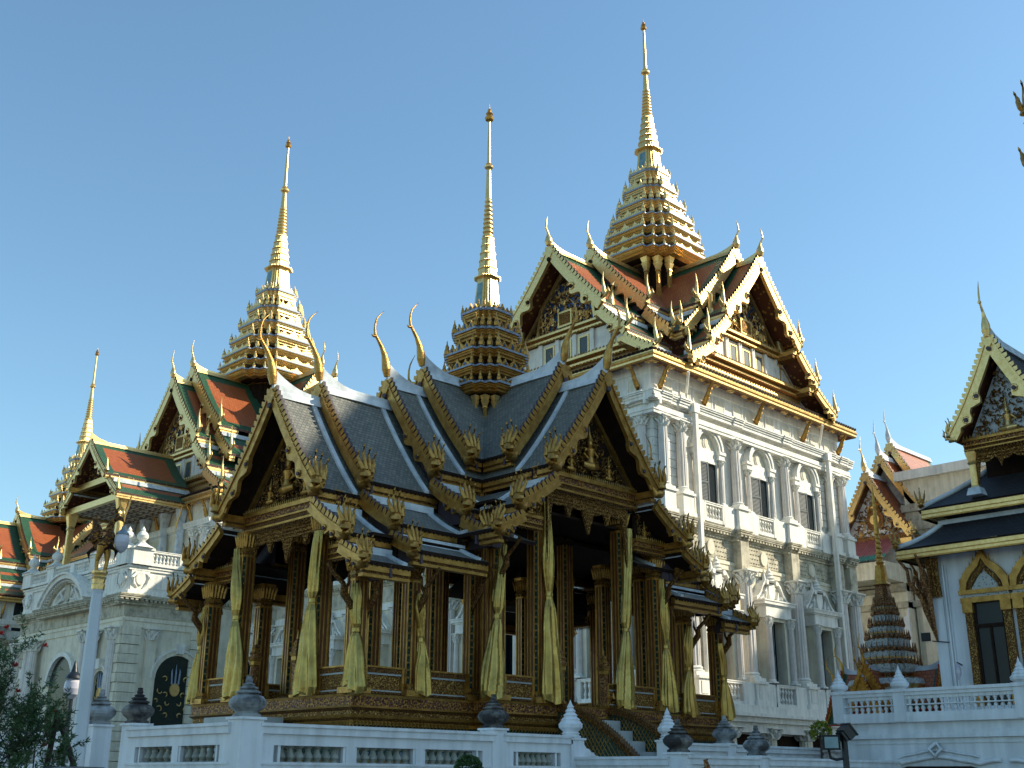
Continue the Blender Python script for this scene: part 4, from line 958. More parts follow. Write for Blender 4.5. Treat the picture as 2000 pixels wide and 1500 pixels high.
def lo_window(F, x):
    def mk():
        mb = MB('white', 'cream', 'grime')
        mb.box(-1.12, 1.12, -.74, 0, 3.18, 3.72, 0); mb.box(-1.22, 1.22, -.78, 0, 3.72, 3.80, 0); mb.box(-1.38, 1.38, -.86, 0, 3.80, 3.95, 0); mb.box(-1.44, 1.44, -.9, 0, 3.95, 4.02, 0)
        mb.box(-.95, -.62, -.62, 0, 0, 3.18, 1); mb.box(.62, .95, -.62, 0, 0, 3.18, 1); mb.box(-.62, .62, -.62, 0, 3.02, 3.18, 1)
        for s in (-1, 1):                                   # scrolled broken pediment
            c = [(s*1.42, 4.02), (s*1.25, 4.12), (s*1.0, 4.38), (s*.8, 4.72), (s*.6, 4.92), (s*.38, 4.95)]
            lo = [(p, q) for p, q in c]; hi = [(p*1.0, q+.14) for p, q in c]
            mb.strip(lo, hi, (0, 0, 0), (1, 0, 0), (0, 0, 1), (0, -.46, 0), 0); mb.tube([(s*.42, -.5, 4.98), (s*.42, 0, 4.98)], .13, 8, 0)
            mb.tube([(s*1.0, -.34, 4.1), (s*.8, -.4, 4.3), (s*.62, -.36, 4.16), (s*.7, -.34, 4.55)], [.08, .1, .07, .04], 5, 0)
            mb.tube([(s*.5, -.34, 4.1), (s*.52, -.4, 4.5), (s*.4, -.36, 4.75)], [.07, .08, .04], 5, 0)
        mb.poly([(-1.3, 4.02), (1.3, 4.02), (.9, 4.4), (.5, 4.85), (-.5, 4.85), (-.9, 4.4)], (0, -.25, 0), (1, 0, 0), (0, 0, 1), (0, .1, 0), 0)
        mb.poly([(-.26, 4.9), (-.3, 4.5), (-.2, 4.2), (0, 4.1), (.2, 4.2), (.3, 4.5), (.26, 4.9)], (0, -.3, 0), (1, 0, 0), (0, 0, 1), (0, -.14, 0), 0)
        mb.lathe([(.32, 4.98), (.38, 5.04), (.24, 5.12), (.30, 5.2), (.18, 5.3), (.22, 5.38), (.12, 5.48), (.14, 5.56), (.05, 5.7), (.005, 6.15)], 10, (0, -.3), 0)
        mb.lathe([(.1, 4.95), (.12, 5.1), (.03, 5.5), (.004, 5.75)], 6, (-.36, -.25), 0)
        return mb
    inst('wl', mk, 'window_surround', F @ T3(x, 0, 6.08))
    w_ = inst('wld', lambda: MB('glass').box(-.62, .62, -.06, -.04, 0, 3.02), 'window', F @ T3(x, 0, 6.08))
    if 'wlsh' not in _cache: shutter(.6, 2.95, 1).build('shutter', w_, T3(-.6, -.1, .02, -.5)); _cache['wlsh'] = 1
    for s in (-1, 1): column(F, x+s*.98, -.74, 6.08, 9.3, .15, .5, mats=('pink', 'white'))
    balustrade(F, x-.95, x+.95, -.72, 4.95, 6.02, sp=.26, r=.095, solid=((x-.95, x-.75), (x+.75, x+.95)))
def facade(F, L, cols, wins, cream=True):
    """one wall, x from -L to L: storeys, cornices, pedestals, columns and windows"""
    w_ = MB('white', 'cream', 'grime')
    e_ = .006
    w_.box(-L+e_, L-e_, 0, .5-e_, 13.3, 20.9, 0); w_.box(-L+e_, L-e_, 0, .5-e_, 4.7, 13.3, 1); w_.box(-L-.09+e_, L+.09-e_, -.1, .5-e_, 0, 4.7, 0)
    w_.build('wall', pal, F)
    tr = MB('white', 'cream', 'grime')
    for z in [14.9+.42*i for i in range(7)]:                # rusticated quoins at both ends
        for a, b in ((-L, -L+2.6), (L-2.6, L)): tr.box(a, b, -.05, 0, z, z+.39, 0)
    for z in [6.3+.5*i for i in range(9)]:
        for a, b in ((-L, -L+2.0), (L-2.0, L)): tr.box(a, b, -.05, 0, z, z+.46, 1)
    tr.box(-L+e_, L-e_, -.06, 0, 17.95, 18.25, 0); q_ = 0 if F is nearS else .008; tr.box(-L-.4+e_+q_, L+.4-e_-q_, -.42-e_+q_, 0, 18.06+q_, 18.49-q_, 0); tr.box(-L-.44+e_, L+.44-e_, -.46-e_-q_, 0, 18.22+q_, 18.27-q_, 0); tr.box(-L-.04+e_, L+.04-e_, -.05, 0, 20.3, 20.9, 0)
    xs = sorted(cols)
    for a, b in zip(xs, xs[1:]):                            # framed attic panels with cream fields
        if b-a < 1.8: seg = [(a+.25, b-.25)]
        else: q = (b-a-.8); seg = [(a+.4, a+.4+q*.22), (a+.4+q*.28, a+.4+q*.72), (a+.4+q*.78, b-.4)]
        for p, r in seg:
            tr.box(p, r, -.035, 0, 19.25, 20.12, 0); tr.box(p+.05, r-.05, -.05, 0, 19.30, 20.07, 1); 
            for u in (p+.03, r-.03): tr.box(u-.034, u+.034, -.07, 0, 19.28, 20.1, 0)
    tr.box(-L, L, -.08, 0, 11.35, 11.6, 1); tr.box(-L, L, -.13, 0, 11.6, 11.75, 1)
    tr.box(-L-.1, L+.1, -1.1, 0, 4.6, 4.95, 0); tr.box(-L-.1, L+.1, -1.2, 0, 4.45, 4.6, 0); tr.box(-L-.05, L+.05, -1.0, 0, 4.2, 4.45, 0); tr.box(-L-.02, L+.02, -.8, 0, 3.75, 4.2, 0)
    for a, b in zip(xs, xs[1:]):                            # carved frieze panels with medallions
        tr.box(a+.35, b-.35, -.04, 0, 11.85, 12.75, 2)
        if b-a > 3: tr.poly([((a+b)/2+.3*cos(2*pi*i/16), 12.3+.36*sin(2*pi*i/16)) for i in range(16)], (0, -.04, 0), (1, 0, 0), (0, 0, 1), (0, -.07, 0), 1)
        k = int((b-a-.9)/.22)
        for i in range(k):
            for j in range(4):
                x = a+.45+(b-a-.9)*(i+.5+(.25 if j % 2 else -.25))/k; z = 11.98+j*.22
                if abs(x-(a+b)/2) < .36 and b-a > 3: continue
                tr.add([(x-.1, -.045, z), (x, -.045, z-.06), (x+.1, -.045, z), (x, -.045, z+.06), (x, -.1, z)], [(0, 1, 4), (1, 2, 4), (2, 3, 4), (3, 0, 4)], 2)
    tr.build('wall_trim', pal, F)
    br = [(x-.5, x+.5, .32) for x in cols]
    cornice(F, -L-(.38 if F is nearS else .04), L+.38, 0, 12.82, 13.35, .38, .26, 'grime', br)
    cornice(F, -L-(.62 if F is nearS else .04), L+.62, 0, 18.5, 19.15, .62, 0, 'white', [(x-.42, x+.42, .06) for x in cols])
    for x in cols:
        p = MB('white'); p.box(x-.42, x+.42, -.58, 0, 13.36, 14.5); p.box(x-.5, x+.5, -.66, 0, 14.38, 14.504); p.box(x-.5, x+.5, -.66, 0, 13.358, 13.55); p.build('pedestal', pal, F)
        p = MB('white'); p.box(x-.42, x+.42, -.98, 0, 4.96, 6.06); p.box(x-.5, x+.5, -1.06, 0, 5.95, 6.08); p.box(x-.5, x+.5, -1.06, 0, 4.958, 5.2); p.box(x-.26, x+.26, -1.01, 0, 5.3, 5.85); p.build('pedestal', pal, F)
        MB('grime').box(x-.36, x+.36, -.52, 0, 11.4, 12.82).build('frieze_block', pal, F)
        column(F, x, -.26, 14.5, 18.06, .245, .48); column(F, x, -.42, 6.08, 11.4, .34, .66)
    for x in wins: up_window(F, x); lo_window(F, x)
    cs = sorted(set([-L]+[x-.42 for x in cols]+[x+.42 for x in cols]+[L]))
    for a, b in zip(xs, xs[1:]):
        if b-a > 3:
            m_ = (a+b)/2
            for p, q, z0, z1, d in ((a+.42, m_-.83, 13.362, 14.42, .4), (m_+.83, b-.42, 13.362, 14.42, .4), (a+.42, m_-.96, 4.962, 6.0, .88), (m_+.96, b-.42, 4.962, 6.0, .88), (m_-.83, m_+.83, 13.362, 13.46, .3), (m_-.96, m_+.96, 4.962, 5.05, .7)):
                if q-p > .05: MB('white').box(p, q, -d, 0, z0, z1).build('parapet', pal, F)
nearS = Face(50, 32, 0)
facade(nearS, WALLX, [-8.25, -6.85, -2.3, 2.3, 6.85, 8.25], [-4.55, 0, 4.55])
nearW = Face(41.3, 38.25, -pi/2)
facade(nearW, WALLY, [-5.8, -4.6, -1.5, 1.5, 4.6, 5.8], [-3.05, 0, 3.05])
mb = MB('white', 'cream'); mb.box(41.3+.01, 58.7, 32.01, 44.5, .1, 20.85); mb.T = MX(); 
mb.v = [(x-50, y-38.25, z) for x, y, z in mb.v]; mb.build('tower_body', pal)
# drainpipes
for x in (-6.1, 6.35):
    dp = MB('white'); dp.tube([(x-.75, -.9, 20.5), (x-.1, -.25, 19.7), (x-.1, -.25, 19.2), (x, -.62, 19.0)], .07, 6); dp.box(x-.22, x+.22, -.78, -.42, 18.6, 19.05); dp.box(x-.11, x+.11, -.74, -.52, 5.0, 18.6); dp.build('drainpipe', pal, nearS)
# dark sheet painted as shade of an open ground storey, behind stout columns
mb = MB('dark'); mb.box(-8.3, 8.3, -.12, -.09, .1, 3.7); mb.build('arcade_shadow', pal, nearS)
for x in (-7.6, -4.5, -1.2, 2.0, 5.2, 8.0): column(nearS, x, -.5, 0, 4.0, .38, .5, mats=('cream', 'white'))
# ---------------------------------------------------------------- connecting wings, ridge running along y
def link(y0, y1, xw=44.3, ze=18.6, zr=24.6, nb=6):
    L = (y1-y0)/2; F = Face(xw, (y0+y1)/2, -pi/2)
    n = nb; st_ = 2*L/n; cols = [-L+st_*(i) for i in range(n+1)]; cols[0] += .6; cols[-1] -= .6
    wl = MB('white', 'cream'); wl.box(-L, L, 0, 9, 13.3, ze-.2, 0); wl.box(-L, L, 0, 9, 0, 13.3, 1); wl.build('wall', pal, F)
    cornice(F, -L, L, 0, 12.82, 13.35, .38, .26, 'grime'); cornice(F, -L, L, 0, 18.0, 18.6, .42, 0, 'white')
    tr = MB('white', 'grime', 'cream'); tr.box(-L, L, -.08, 0, 11.35, 11.75, 0); tr.box(-L, L, -.04, 0, 11.85, 12.75, 1); tr.box(-L, L, -.6, 0, 4.4, 4.95, 0)
    for c in cols:
        tr.box(c-.42, c+.42, -.72, 0, 4.96, 6.06, 0); tr.box(c-.36, c+.36, -.5, 0, 11.4, 12.82, 1)
        for j in range(0): pass
    tr.build('wall_trim', pal, F)
    for c in cols: column(F, c, -.36, 6.08, 11.4, .34, .66)
    for a, b in zip(cols, cols[1:]): lo_window(F, (a+b)/2); arched(F, (a+b)/2, 14.2, .9, 2.2)
    hw = 6.2; cx = xw+hw-.8
    G = LM(cx, y0, 0, pi/2)                                 # roof frame: x along +y, y towards -x
    for side in (1, -1):
        for ti, pr in enumerate([prof(0, zr, 3.9, zr-3.6, .2, 8), prof(3.8, zr-3.95, 5.4, zr-5.2, .1, 4), prof(5.3, zr-5.5, hw+.6, ze, .08, 4)]):
            slope(pr, 0, y1-y0, .14, RM, side, border=.7).build('roof_slope', pal, G)
            fascia(0, y1-y0, pr[-1][0], pr[-1][1], .4, side, ('gold', 'oldgold', 'dark'), teeth=False).build('eave_board', pal, G)
    ridgecap(0, y1-y0, zr, .16, .16, (.01, 1), ('gold',)).build('ridge_cap', pal, G)
def arched(F, x, z, hw, h):
    def mk():
        mb = MB('white', 'glass'); arch_strip(mb, 0, h, hw, hw+.22, 0, .2); n = 14
        for s in (-1, 1): mb.box(*sorted((s*hw, s*(hw+.22))), -.16, 0, 0, h, 0)
        mb.poly([(hw, 0)]+[(hw*cos(pi*i/n), h+hw*sin(pi*i/n)) for i in range(n+1)]+[(-hw, 0)], (0, -.04, 0), (1, 0, 0), (0, 0, 1), (0, .03, 0), 1)
        for z_ in (h*.33, h*.66, h): mb.box(-hw, hw, -.07, -.04, z_-.03, z_+.03, 0) if False else None
        return mb
    return inst(('ar', hw, h), mk, 'arched_window', F @ T3(x, 0, z))
link(44.4, 72.0); link(86.6, 107.5, nb=4)
# bodies and walls of the centre and far towers
for (cx, cy, sx, sy, ze) in ((50, 79.2, 8.62, 7.8, 20.9), (50, 113.8, 9.1, 6.6, 16.9)):
    mb = MB('white', 'cream'); mb.box(-sx, sx, -sy, sy, 13.3, ze, 0); mb.box(-sx, sx, -sy, sy, 0, 13.3, 1); mb.build('tower_body', pal, LM(cx, cy))
    F = Face(cx-sx, cy, -pi/2); cornice(F, -sy, sy, 0, 12.82, 13.35, .38, .26, 'grime'); cornice(F, -sy, sy, 0, ze-2.4, ze-1.8, .42, 0, 'white')
    F2 = Face(cx, cy-sy, 0); cornice(F2, -sx, sx, 0, 12.82, 13.35, .38, .26, 'grime'); cornice(F2, -sx, sx, 0, ze-2.4, ze-1.8, .42, 0, 'white')
    for s in (-1, 1):
        column(F, s*(sy-.6), -.3, 13.4, ze-2.4, .30, .55); column(F, s*(sy-2.0), -.3, 13.4, ze-2.4, .30, .55); column(F2, -sx+.6, -.3, 13.4, ze-2.4, .30, .55); column(F, s*(sy-.6), -.36, 6.08, 11.4, .34, .66)
    for x in (-sy*.45, sy*.45): arched(F, x, 14.2, .9, 2.2)
    arched(F2, -sx+2.4, 14.2, .9, 2.2)
# ---------------------------------------------------------------- carriage portico in front of the centre tower (part of the palace)
PX0, PX1, PY0, PY1 = 35.3, 39.2, 71.0, 87.2
def seg(F, L, ends=True, door=None):
    w_ = MB('cream', 'white'); e_ = .007 if L < 4 else 0; w_.box(-L-e_, L, -e_, .6, 0, 12.0, 0); w_.build('portico_wall', pal, F)
    t = MB('cream', 'white', 'grime')
    t.box(-L-.05, L+.05, -.1, 0, 10.9, 11.3, 0); t.box(-L-.05, L+.05, -.16, 0, 11.3, 11.5, 0); t.box(-L, L, -.06, 0, 11.6, 12.35, 2); t.box(-L-.1, L+.1, -.4, 0, 0, 1.6, 0); t.box(-L-.15, L+.15, -.5, 0, 1.6, 1.9, 0)
    t.box(-L-.02+e_, L+.02, -.02+e_, .6, 12.0, 12.9, 1)
    for s in (-1, 1):
        for i in range(15): t.box(*sorted((s*(L-1.15), s*(L+.12))), -.22-.05*(i % 2), 0, 2.0+i*.6, 2.0+i*.6+.56, 0)
    t.build('wall_trim', pal, F)
seg(Face((PX0+41.3)/2, PY0, 0), 3.0); FR = Face((PX0+41.3)/2, PY0, 0)
seg(Face(PX0, (PY0+PY1)/2, -pi/2), (PY1-PY0)/2); FF = Face(PX0, (PY0+PY1)/2, -pi/2)
cornice(FR, -3.74, 3.0, 0, 12.35, 12.95, .5, .3, 'grime', [(-3.8, -1.7, .22)]); cornice(FF, -8.15, 8.15, 0, 12.35, 12.95, .5, .3, 'grime', [(6.6, 8.15, .22), (-8.15, -6.6, .22), (-4.2, 4.2, .5)])
# lofty parapet block and balustrade above
for F, L in ((FR, 3.0), (FF, 8.1)):
    m_ = MB('white'); e_ = .009 if L < 4 else .003; m_.box(-L-e_, L, -e_, .6, 12.96, 14.6); m_.box(-L-.1, L+.1, -.12, .6, 14.6, 14.95); m_.box(-L-.14, L+.14, -.2, .6, 14.78, 14.9); m_.box(-L-.05, L+.05, -.12, 0, 12.96, 13.3)
    for s in (-1, 1):
        a, b = sorted((s*(L-1.5), s*L)); m_.box(a+.1, b-.1, -.1, 0, 13.3, 14.6)
        if F is FF or s < 0:
            c = (a+b)/2                                     # carved cartouche with garlands
            m_.poly([(c+.34*cos(2*pi*i/10), 14.05+.42*sin(2*pi*i/10)) for i in range(10)], (0, -.1, 0), (1, 0, 0), (0, 0, 1), (0, -.12, 0))
            for q in (-1, 1): m_.tube([(c+q*.4, -.14, 14.45), (c+q*.6, -.2, 14.1), (c+q*.42, -.16, 13.7), (c+q*.2, -.14, 13.45)], [.07, .12, .09, .04], 6)
    for c in [-L*.45, 0, L*.45]: m_.box(c-.6, c+.6, -.05, 0, 13.5, 14.4)
    m_.build('parapet', pal, F)
    piers = [(-L, -L+1.3), (L-1.3, L)]+([(-3.9, -2.9), (2.9, 3.9), (-.3, .3)] if F is FF else [(.4, .7)])
    balustrade(F, -L, L, 0, 14.96, 16.0, sp=.27, r=.11, th=.3, solid=piers, rail=.16)
    for a, b in piers:
        if b-a < .9: continue
        c = (a+b)/2; u = MB('white'); u.box(a-.05, b+.05, -.38, .42, 14.96, 15.95); u.box(a-.14, b+.14, -.46, .5, 15.95, 16.1)
        u.shape(SQ, [(.62, 16.1), (.5, 16.18), (.34, 16.3), (.22, 16.42)], (c, 0)); u.lathe([(.2, 16.42), (.26, 16.5), (.16, 16.56), (.36, 16.74), (.40, 16.92), (.30, 17.1), (.12, 17.25), (.16, 17.32), (.02, 17.55)], 12, (c, 0)); u.build('urn_pier', pal, F)
# big curved pediment over the front
m_ = MB('white', 'cream', 'grime'); R_ = 4.2; zc = 10.9
arch_strip(m_, 0, zc, R_*.93, R_, .6, 1.45, 0, 20, rad(32), rad(148)); arch_strip(m_, 0, zc, R_*.86, R_*.93, .6, 1.1, 2, 20, rad(32), rad(148)); arch_strip(m_, 0, zc, R_, R_*1.03, .6, 1.6, 0, 20, rad(32), rad(148))
for i in range(30):
    a = rad(33)+rad(114)*i/29; m_.tube([(R_*.895*cos(a), -.2, zc+R_*.895*sin(a)), (R_*.895*cos(a), -.72, zc+R_*.895*sin(a))], .07, 4, 0)
n = 20; m_.poly([(R_*.86*cos(rad(32)+rad(116)*i/n), zc+R_*.86*sin(rad(32)+rad(116)*i/n)) for i in range(n+1)], (0, -.3, 0), (1, 0, 0), (0, 0, 1), (0, .2, 0), 0)
m_.poly([(.38*cos(2*pi*i/14), 13.85+.62*sin(2*pi*i/14)) for i in range(14)], (0, -.3, 0), (1, 0, 0), (0, 0, 1), (0, -.14, 0), 2)
for s in (-1, 1):
    m_.tube([(s*.5, -.4, 14.3), (s*.9, -.46, 13.9), (s*.6, -.42, 13.4), (s*1.2, -.42, 13.3), (s*1.6, -.4, 13.2)], [.08, .13, .1, .09, .03], 6, 0); m_.tube([(s*1.0, -.4, 14.1), (s*1.4, -.44, 13.8), (s*1.9, -.4, 13.3)], [.06, .1, .03], 6, 0)
m_.build('curved_pediment', pal, FF)
# arched lacquer doors with gilt scroll emblem
def great_door(F, x, hw=1.5, z0=2.0, zs=7.7):
    d = MB('door', 'gold', 'cream'); n = 18; d.poly([(hw, z0)]+[(hw*cos(pi*i/n), zs+hw*sin(pi*i/n)) for i in range(n+1)]+[(-hw, z0)], (0, -.06, 0), (1, 0, 0), (0, 0, 1), (0, .04, 0), 0)
    o = d.build('door', pal, F @ T3(x, 0, 0))
    g_ = MB('gold', 'lip')
    for q in (-.3, 0, .3): g_.tube([(q*.8, -.12, zs-.3), (q, -.13, zs+.5), (q*.9, -.12, zs+(1.0 if q == 0 else .7))], [.07, .06, .01], 5, 1)
    g_.poly([(.36*cos(2*pi*i/14), zs-.65+.42*sin(2*pi*i/14)) for i in range(14)], (0, -.08, 0), (1, 0, 0), (0, 0, 1), (0, -.08, 0), 0)
    rnd = random.Random(2)
    for s in (-1, 1):
        for (a, b, r, tw) in ((.75, .0, .22, 1), (1.0, -.75, .24, -1), (.62, -1.0, .2, 1), (.4, -1.5, .2, -1), (.95, -1.9, .24, 1), (1.25, -1.4, .16, 1), (.5, -2.3, .2, 1), (.8, -4.2, .26, -1), (1.2, -4.5, .2, 1), (.35, -4.6, .22, 1), (1.0, -5.0, .2, -1)):
            if zs+b > z0+.3: g_.tube([(s*(a+r*(1-k*.1)*cos(.6+tw*k*.75)), -.10, zs+b+r*(1-k*.1)*sin(.6+tw*k*.75)) for k in range(6)], [.02, .05, .055, .045, .035, .01], 5, 0)
    g_.build('door_emblem', o)
    s_ = MB('cream', 'white'); arch_strip(s_, 0, zs, hw, hw+.28, 0, .25, 0, 18); arch_strip(s_, 0, zs, hw+.28, hw+.4, 0, .34, 1, 18)
    for s in (-1, 1): s_.box(*sorted((s*hw, s*(hw+.28))), -.22, 0, z0, zs, 0)
    s_.box(-.25, .25, -.5, 0, zs+hw+.1, zs+hw+.75, 1); s_.build('door_surround', pal, F @ T3(x, 0, 0))
great_door(FR, 1.0, 1.55, 2.0, 7.75)
great_door(FF, 6.0, .8, 2.0, 7.4); great_door(FF, -6.0, .8, 2.0, 7.4)
for x in (-1.05, ): 
    pl = MB('cream', 'white'); pl.box(x-.34, x+.34, -.3, 0, 2.0, 10.2, 0); pl.build('pilaster', pal, FR); corinth(.34, .75, ('white',)).build('capital', pal, FR @ T3(x, -.1, 10.15))
for x in (7.4, 4.9, 4.1, -4.1, -4.9, -7.4): column(FF, x, -.55 if abs(x) < 5 else -.3, 2.0, 10.9, .36, .8)
m_ = MB('cream', 'glass', 'white'); m_.box(-4.0, 4.0, -.02, 0, 2.0, 10.9, 0)       # big central opening in shadow
n = 18; m_.poly([(1.9, 2.0)]+[(1.9*cos(pi*i/n), 7.6+1.9*sin(pi*i/n)) for i in range(n+1)]+[(-1.9, 2.0)], (0, -.04, 0), (1, 0, 0), (0, 0, 1), (0, .01, 0), 1)
arch_strip(m_, 0, 7.6, 1.9, 2.2, 0, .3, 2, 18); m_.build('entrance_arch', pal, FF)
# terrace roof : columns, coffered ceiling and two tiers of tiles
m_ = MB('white'); m_.box(PX0+.3, 41.25, PY0+.3, PY1-.3, 12.85, 14.93); m_.v = [(x-50, y-38.25, z) for x, y, z in m_.v]; m_.build('terrace_floor', pal)
G = LM(41.3, 79.1, 0, pi)                                   # local x = towards -X, y = towards -Y
for side in (1, -1):
    for ti, (pr, ex) in enumerate([(prof(0, 25.0, 3.0, 22.1, .18, 8), 6.2), (prof(2.95, 21.75, 4.5, 20.55, .1, 4), 5.9)]):
        slope(pr, -.5, ex, .14, RM, side, border=.85).build('roof_slope', pal, G); fascia(-.5, ex-.1, pr[-1][0], pr[-1][1], .42, side, ('gold', 'oldgold', 'dark')).build('eave_board', pal, G)
        bo = barge(pr, side, (.36, .3)[ti], .16, .2, .27, ('gold', 'dark')).build('bargeboard', pal, G @ MX.Translation((ex, 0, 0)))
        nb = MB('gold'); nb.tube([(-.1, -.1, -.1), (-.1, .1, .2), (-.1, .06, .6), (-.1, .08, 1.1)], [.1, .2, .1, .01], 6); no = nb.build('flame_finial', bo); no.matrix_local = MX.Translation((0, side*(pr[-1][0]-.05), pr[-1][1])) @ MX.Diagonal((1, side, 1, 1))
    m_ = MB('ridge'); a, b = sorted((side*2.95, side*3.3)); m_.box(-.4, 5.6, a, b, 21.5, 21.79); m_.build('roof_strip', pal, G)
ridgecap(-.5, 6.2, 25.0, .14, .14, (.5, 1.6), ('gold',)).build('ridge_cap', pal, G)
m_ = MB('dark', 'goldcarve', 'gold', 'soffit'); m_.poly([(-2.3, 22.2), (2.3, 22.2), (0, 24.5)], (5.3, 0, 0), (0, 1, 0), (0, 0, 1), (-.1, 0, 0), 0); relief(m_, lambda y, z: abs(y) < (24.4-z), 5.32, (-2.1, 2.1, 22.25, 24.3), 60, .17, 1, 3)
m_.box(5.1, 5.5, -2.9, 2.9, 21.75, 22.2, 2); m_.box(5.1, 5.45, -4.2, 4.2, 20.15, 20.6, 2); m_.build('pediment', pal, G)
m_ = MB('dark', 'ridge', 'soffit', 'grime'); m_.box(-.2, 5.3, -4.2, 4.2, 20.3, 20.4, 2)
for i in range(7):
    for j in range(9): m_.box(i*.75+.1, i*.75+.6, -4+j*.9+.1, -4+j*.9+.65, 20.24, 20.3, 3); m_.box(i*.75+.25, i*.75+.45, -4+j*.9+.27, -4+j*.9+.48, 20.2, 20.25, 2)
m_.build('coffered_ceiling', pal, G)
for x, y in ((5.1, 3.9), (5.1, -3.9), (.4, 3.9), (.4, -3.9), (.4, 1.5), (.4, -1.5)):
    c_ = MB('ridge', 'gold') if x < 1 else MB('gold', 'oldgold')
    c_.shape(redent(.6, .8, .88), [(.32, 15.0), (.32, 15.4), (.26, 15.5), (.22, 19.0), (.28, 19.1), (.24, 19.3), (.4, 20.2)], (x, y)); c_.build('terrace_column', pal, G)
for x in (.8, 4.8): bk2 = MB('gold'); bk2.tube([(x, 3.95, 18.3), (x+.1, 4.2, 19.0), (x, 4.4, 19.6), (x+.05, 4.75, 20.3)], [.03, .09, .07, .05], 5); bk2.build('eave_bracket', pal, G)
m_ = MB('cream', 'redgold', 'white'); m_.box(-.1, .02, -7.5, 7.5, 14.95, 21); m_.box(0, .06, 4.4, 5.4, 15, 17.4, 1); m_.build('terrace_back_wall', pal, G)
# lower lean-to gables flanking the portico roof
tag(REST.build('distant_balusters', pal), kind='stuff')
# ---------------------------------------------------------------- raised white terrace on the right
ter = thing('terrace_wall', (26, 14.85, 0), 'high white terrace wall with pierced balustrade and white lotus-bud posts at the right', 'terrace wall')
TW = lambda x=0, y=0, z=0, a=-pi/2: T3(x, y, z, a)        # frame: x runs towards -Y, y outwards = +X ; face is at -y
m_ = MB('wall'); Lt = 22
m_.box(0, Lt, .25, 14, 0, 3.0); m_.box(-.08, Lt, .12, 14, 2.98, 3.12); m_.box(-.04, Lt, .2, 14, 2.72, 2.80); m_.box(0, Lt, .16, 14, 2.62, 2.72); m_.box(0.3, Lt, .22, .25, 2.5, 2.54)
for k in range(5):                                          # wavy scrolled relief over painted recess shade
    x0 = .9+k*3.1
    pts = [(x0+2.9*t, 2.02+.16*sin(t*pi)+.10*cos(t*4*pi)*(1 if abs(t-.5) > .3 else .3)) for t in [i/18 for i in range(19)]]
    m_.tube([(a, .2, b) for a, b in pts], .05, 5); m_.tube([(a, .22, b+.14) for a, b in pts[3:-3]], .03, 4)
    m_.lathe([(.05, -.08), (.22, -.04), (.24, 0), (.12, .04)], 8) if 0 else None
    m_.tube([(x0+1.45, .2, 2.5), (x0+1.3, .12, 2.38), (x0+1.45, .1, 2.2), (x0+1.6, .12, 2.38), (x0+1.45, .2, 2.5)], .05, 5)
m_.build('terrace_face', ter, TW())
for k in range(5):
    m_ = MB('dark'); x0 = .9+k*3.1; m_.poly([(x0+.1, 1.2), (x0+2.8, 1.2), (x0+2.75, 1.85), (x0+2.2, 2.0), (x0+.7, 2.0), (x0+.15, 1.85)], (0, .23, 0), (1, 0, 0), (0, 0, 1), (0, -.02, 0)); m_.build('recess_shade', ter, TW())  # flat dark sheet painted as the shade of a recess
bx_ = MB('wall')                                            # openwork: turned balusters with small cusped arches
bx_.box(0, Lt, .12, .34, 3.58, 3.70); bx_.box(0, Lt, .08, .38, 3.66, 3.73); bx_.box(0, Lt, .14, .32, 3.10, 3.2); bx_.box(0, Lt, .15, .31, 3.36, 3.385)
bx_.build('terrace_rail', ter, TW()); bl = MB('wall'); src = bal_mb(.40, .055, 'wall', 6, True); x = .27; tb = None
while x < 15:
    if tb is None: tb = bl.add(src.v, src.f, smooth=True).box(-.02, .13, -.06, .06, .31, .398).build('baluster', ter, TW() @ T3(x, .23, 3.19))
    else: dup(tb, ter, TW() @ T3(x, .23, 3.19))
    x += .155
first = None
for x in (.0, 1.6, 4.45, 7.4):
    p = MB('wall'); p.box(-.14, .14, -.14, .14, 3.0, 3.72); p.box(-.17, .17, -.17, .17, 3.66, 3.74)
    p.shape(OCT, [(.13, 3.74), (.21, 3.80), (.22, 3.86), (.16, 3.92), (.17, 3.94), (.11, 4.0), (.12, 4.02), (.07, 4.08), (.08, 4.1), (.035, 4.18), (.004, 4.3)])
    if first is None: first = p.build('lotus_post', ter, TW(x*0, -x, 0) if 0 else T3(.23, -x, 0))
    else: dup(first, ter, T3(.23, -x, 0))
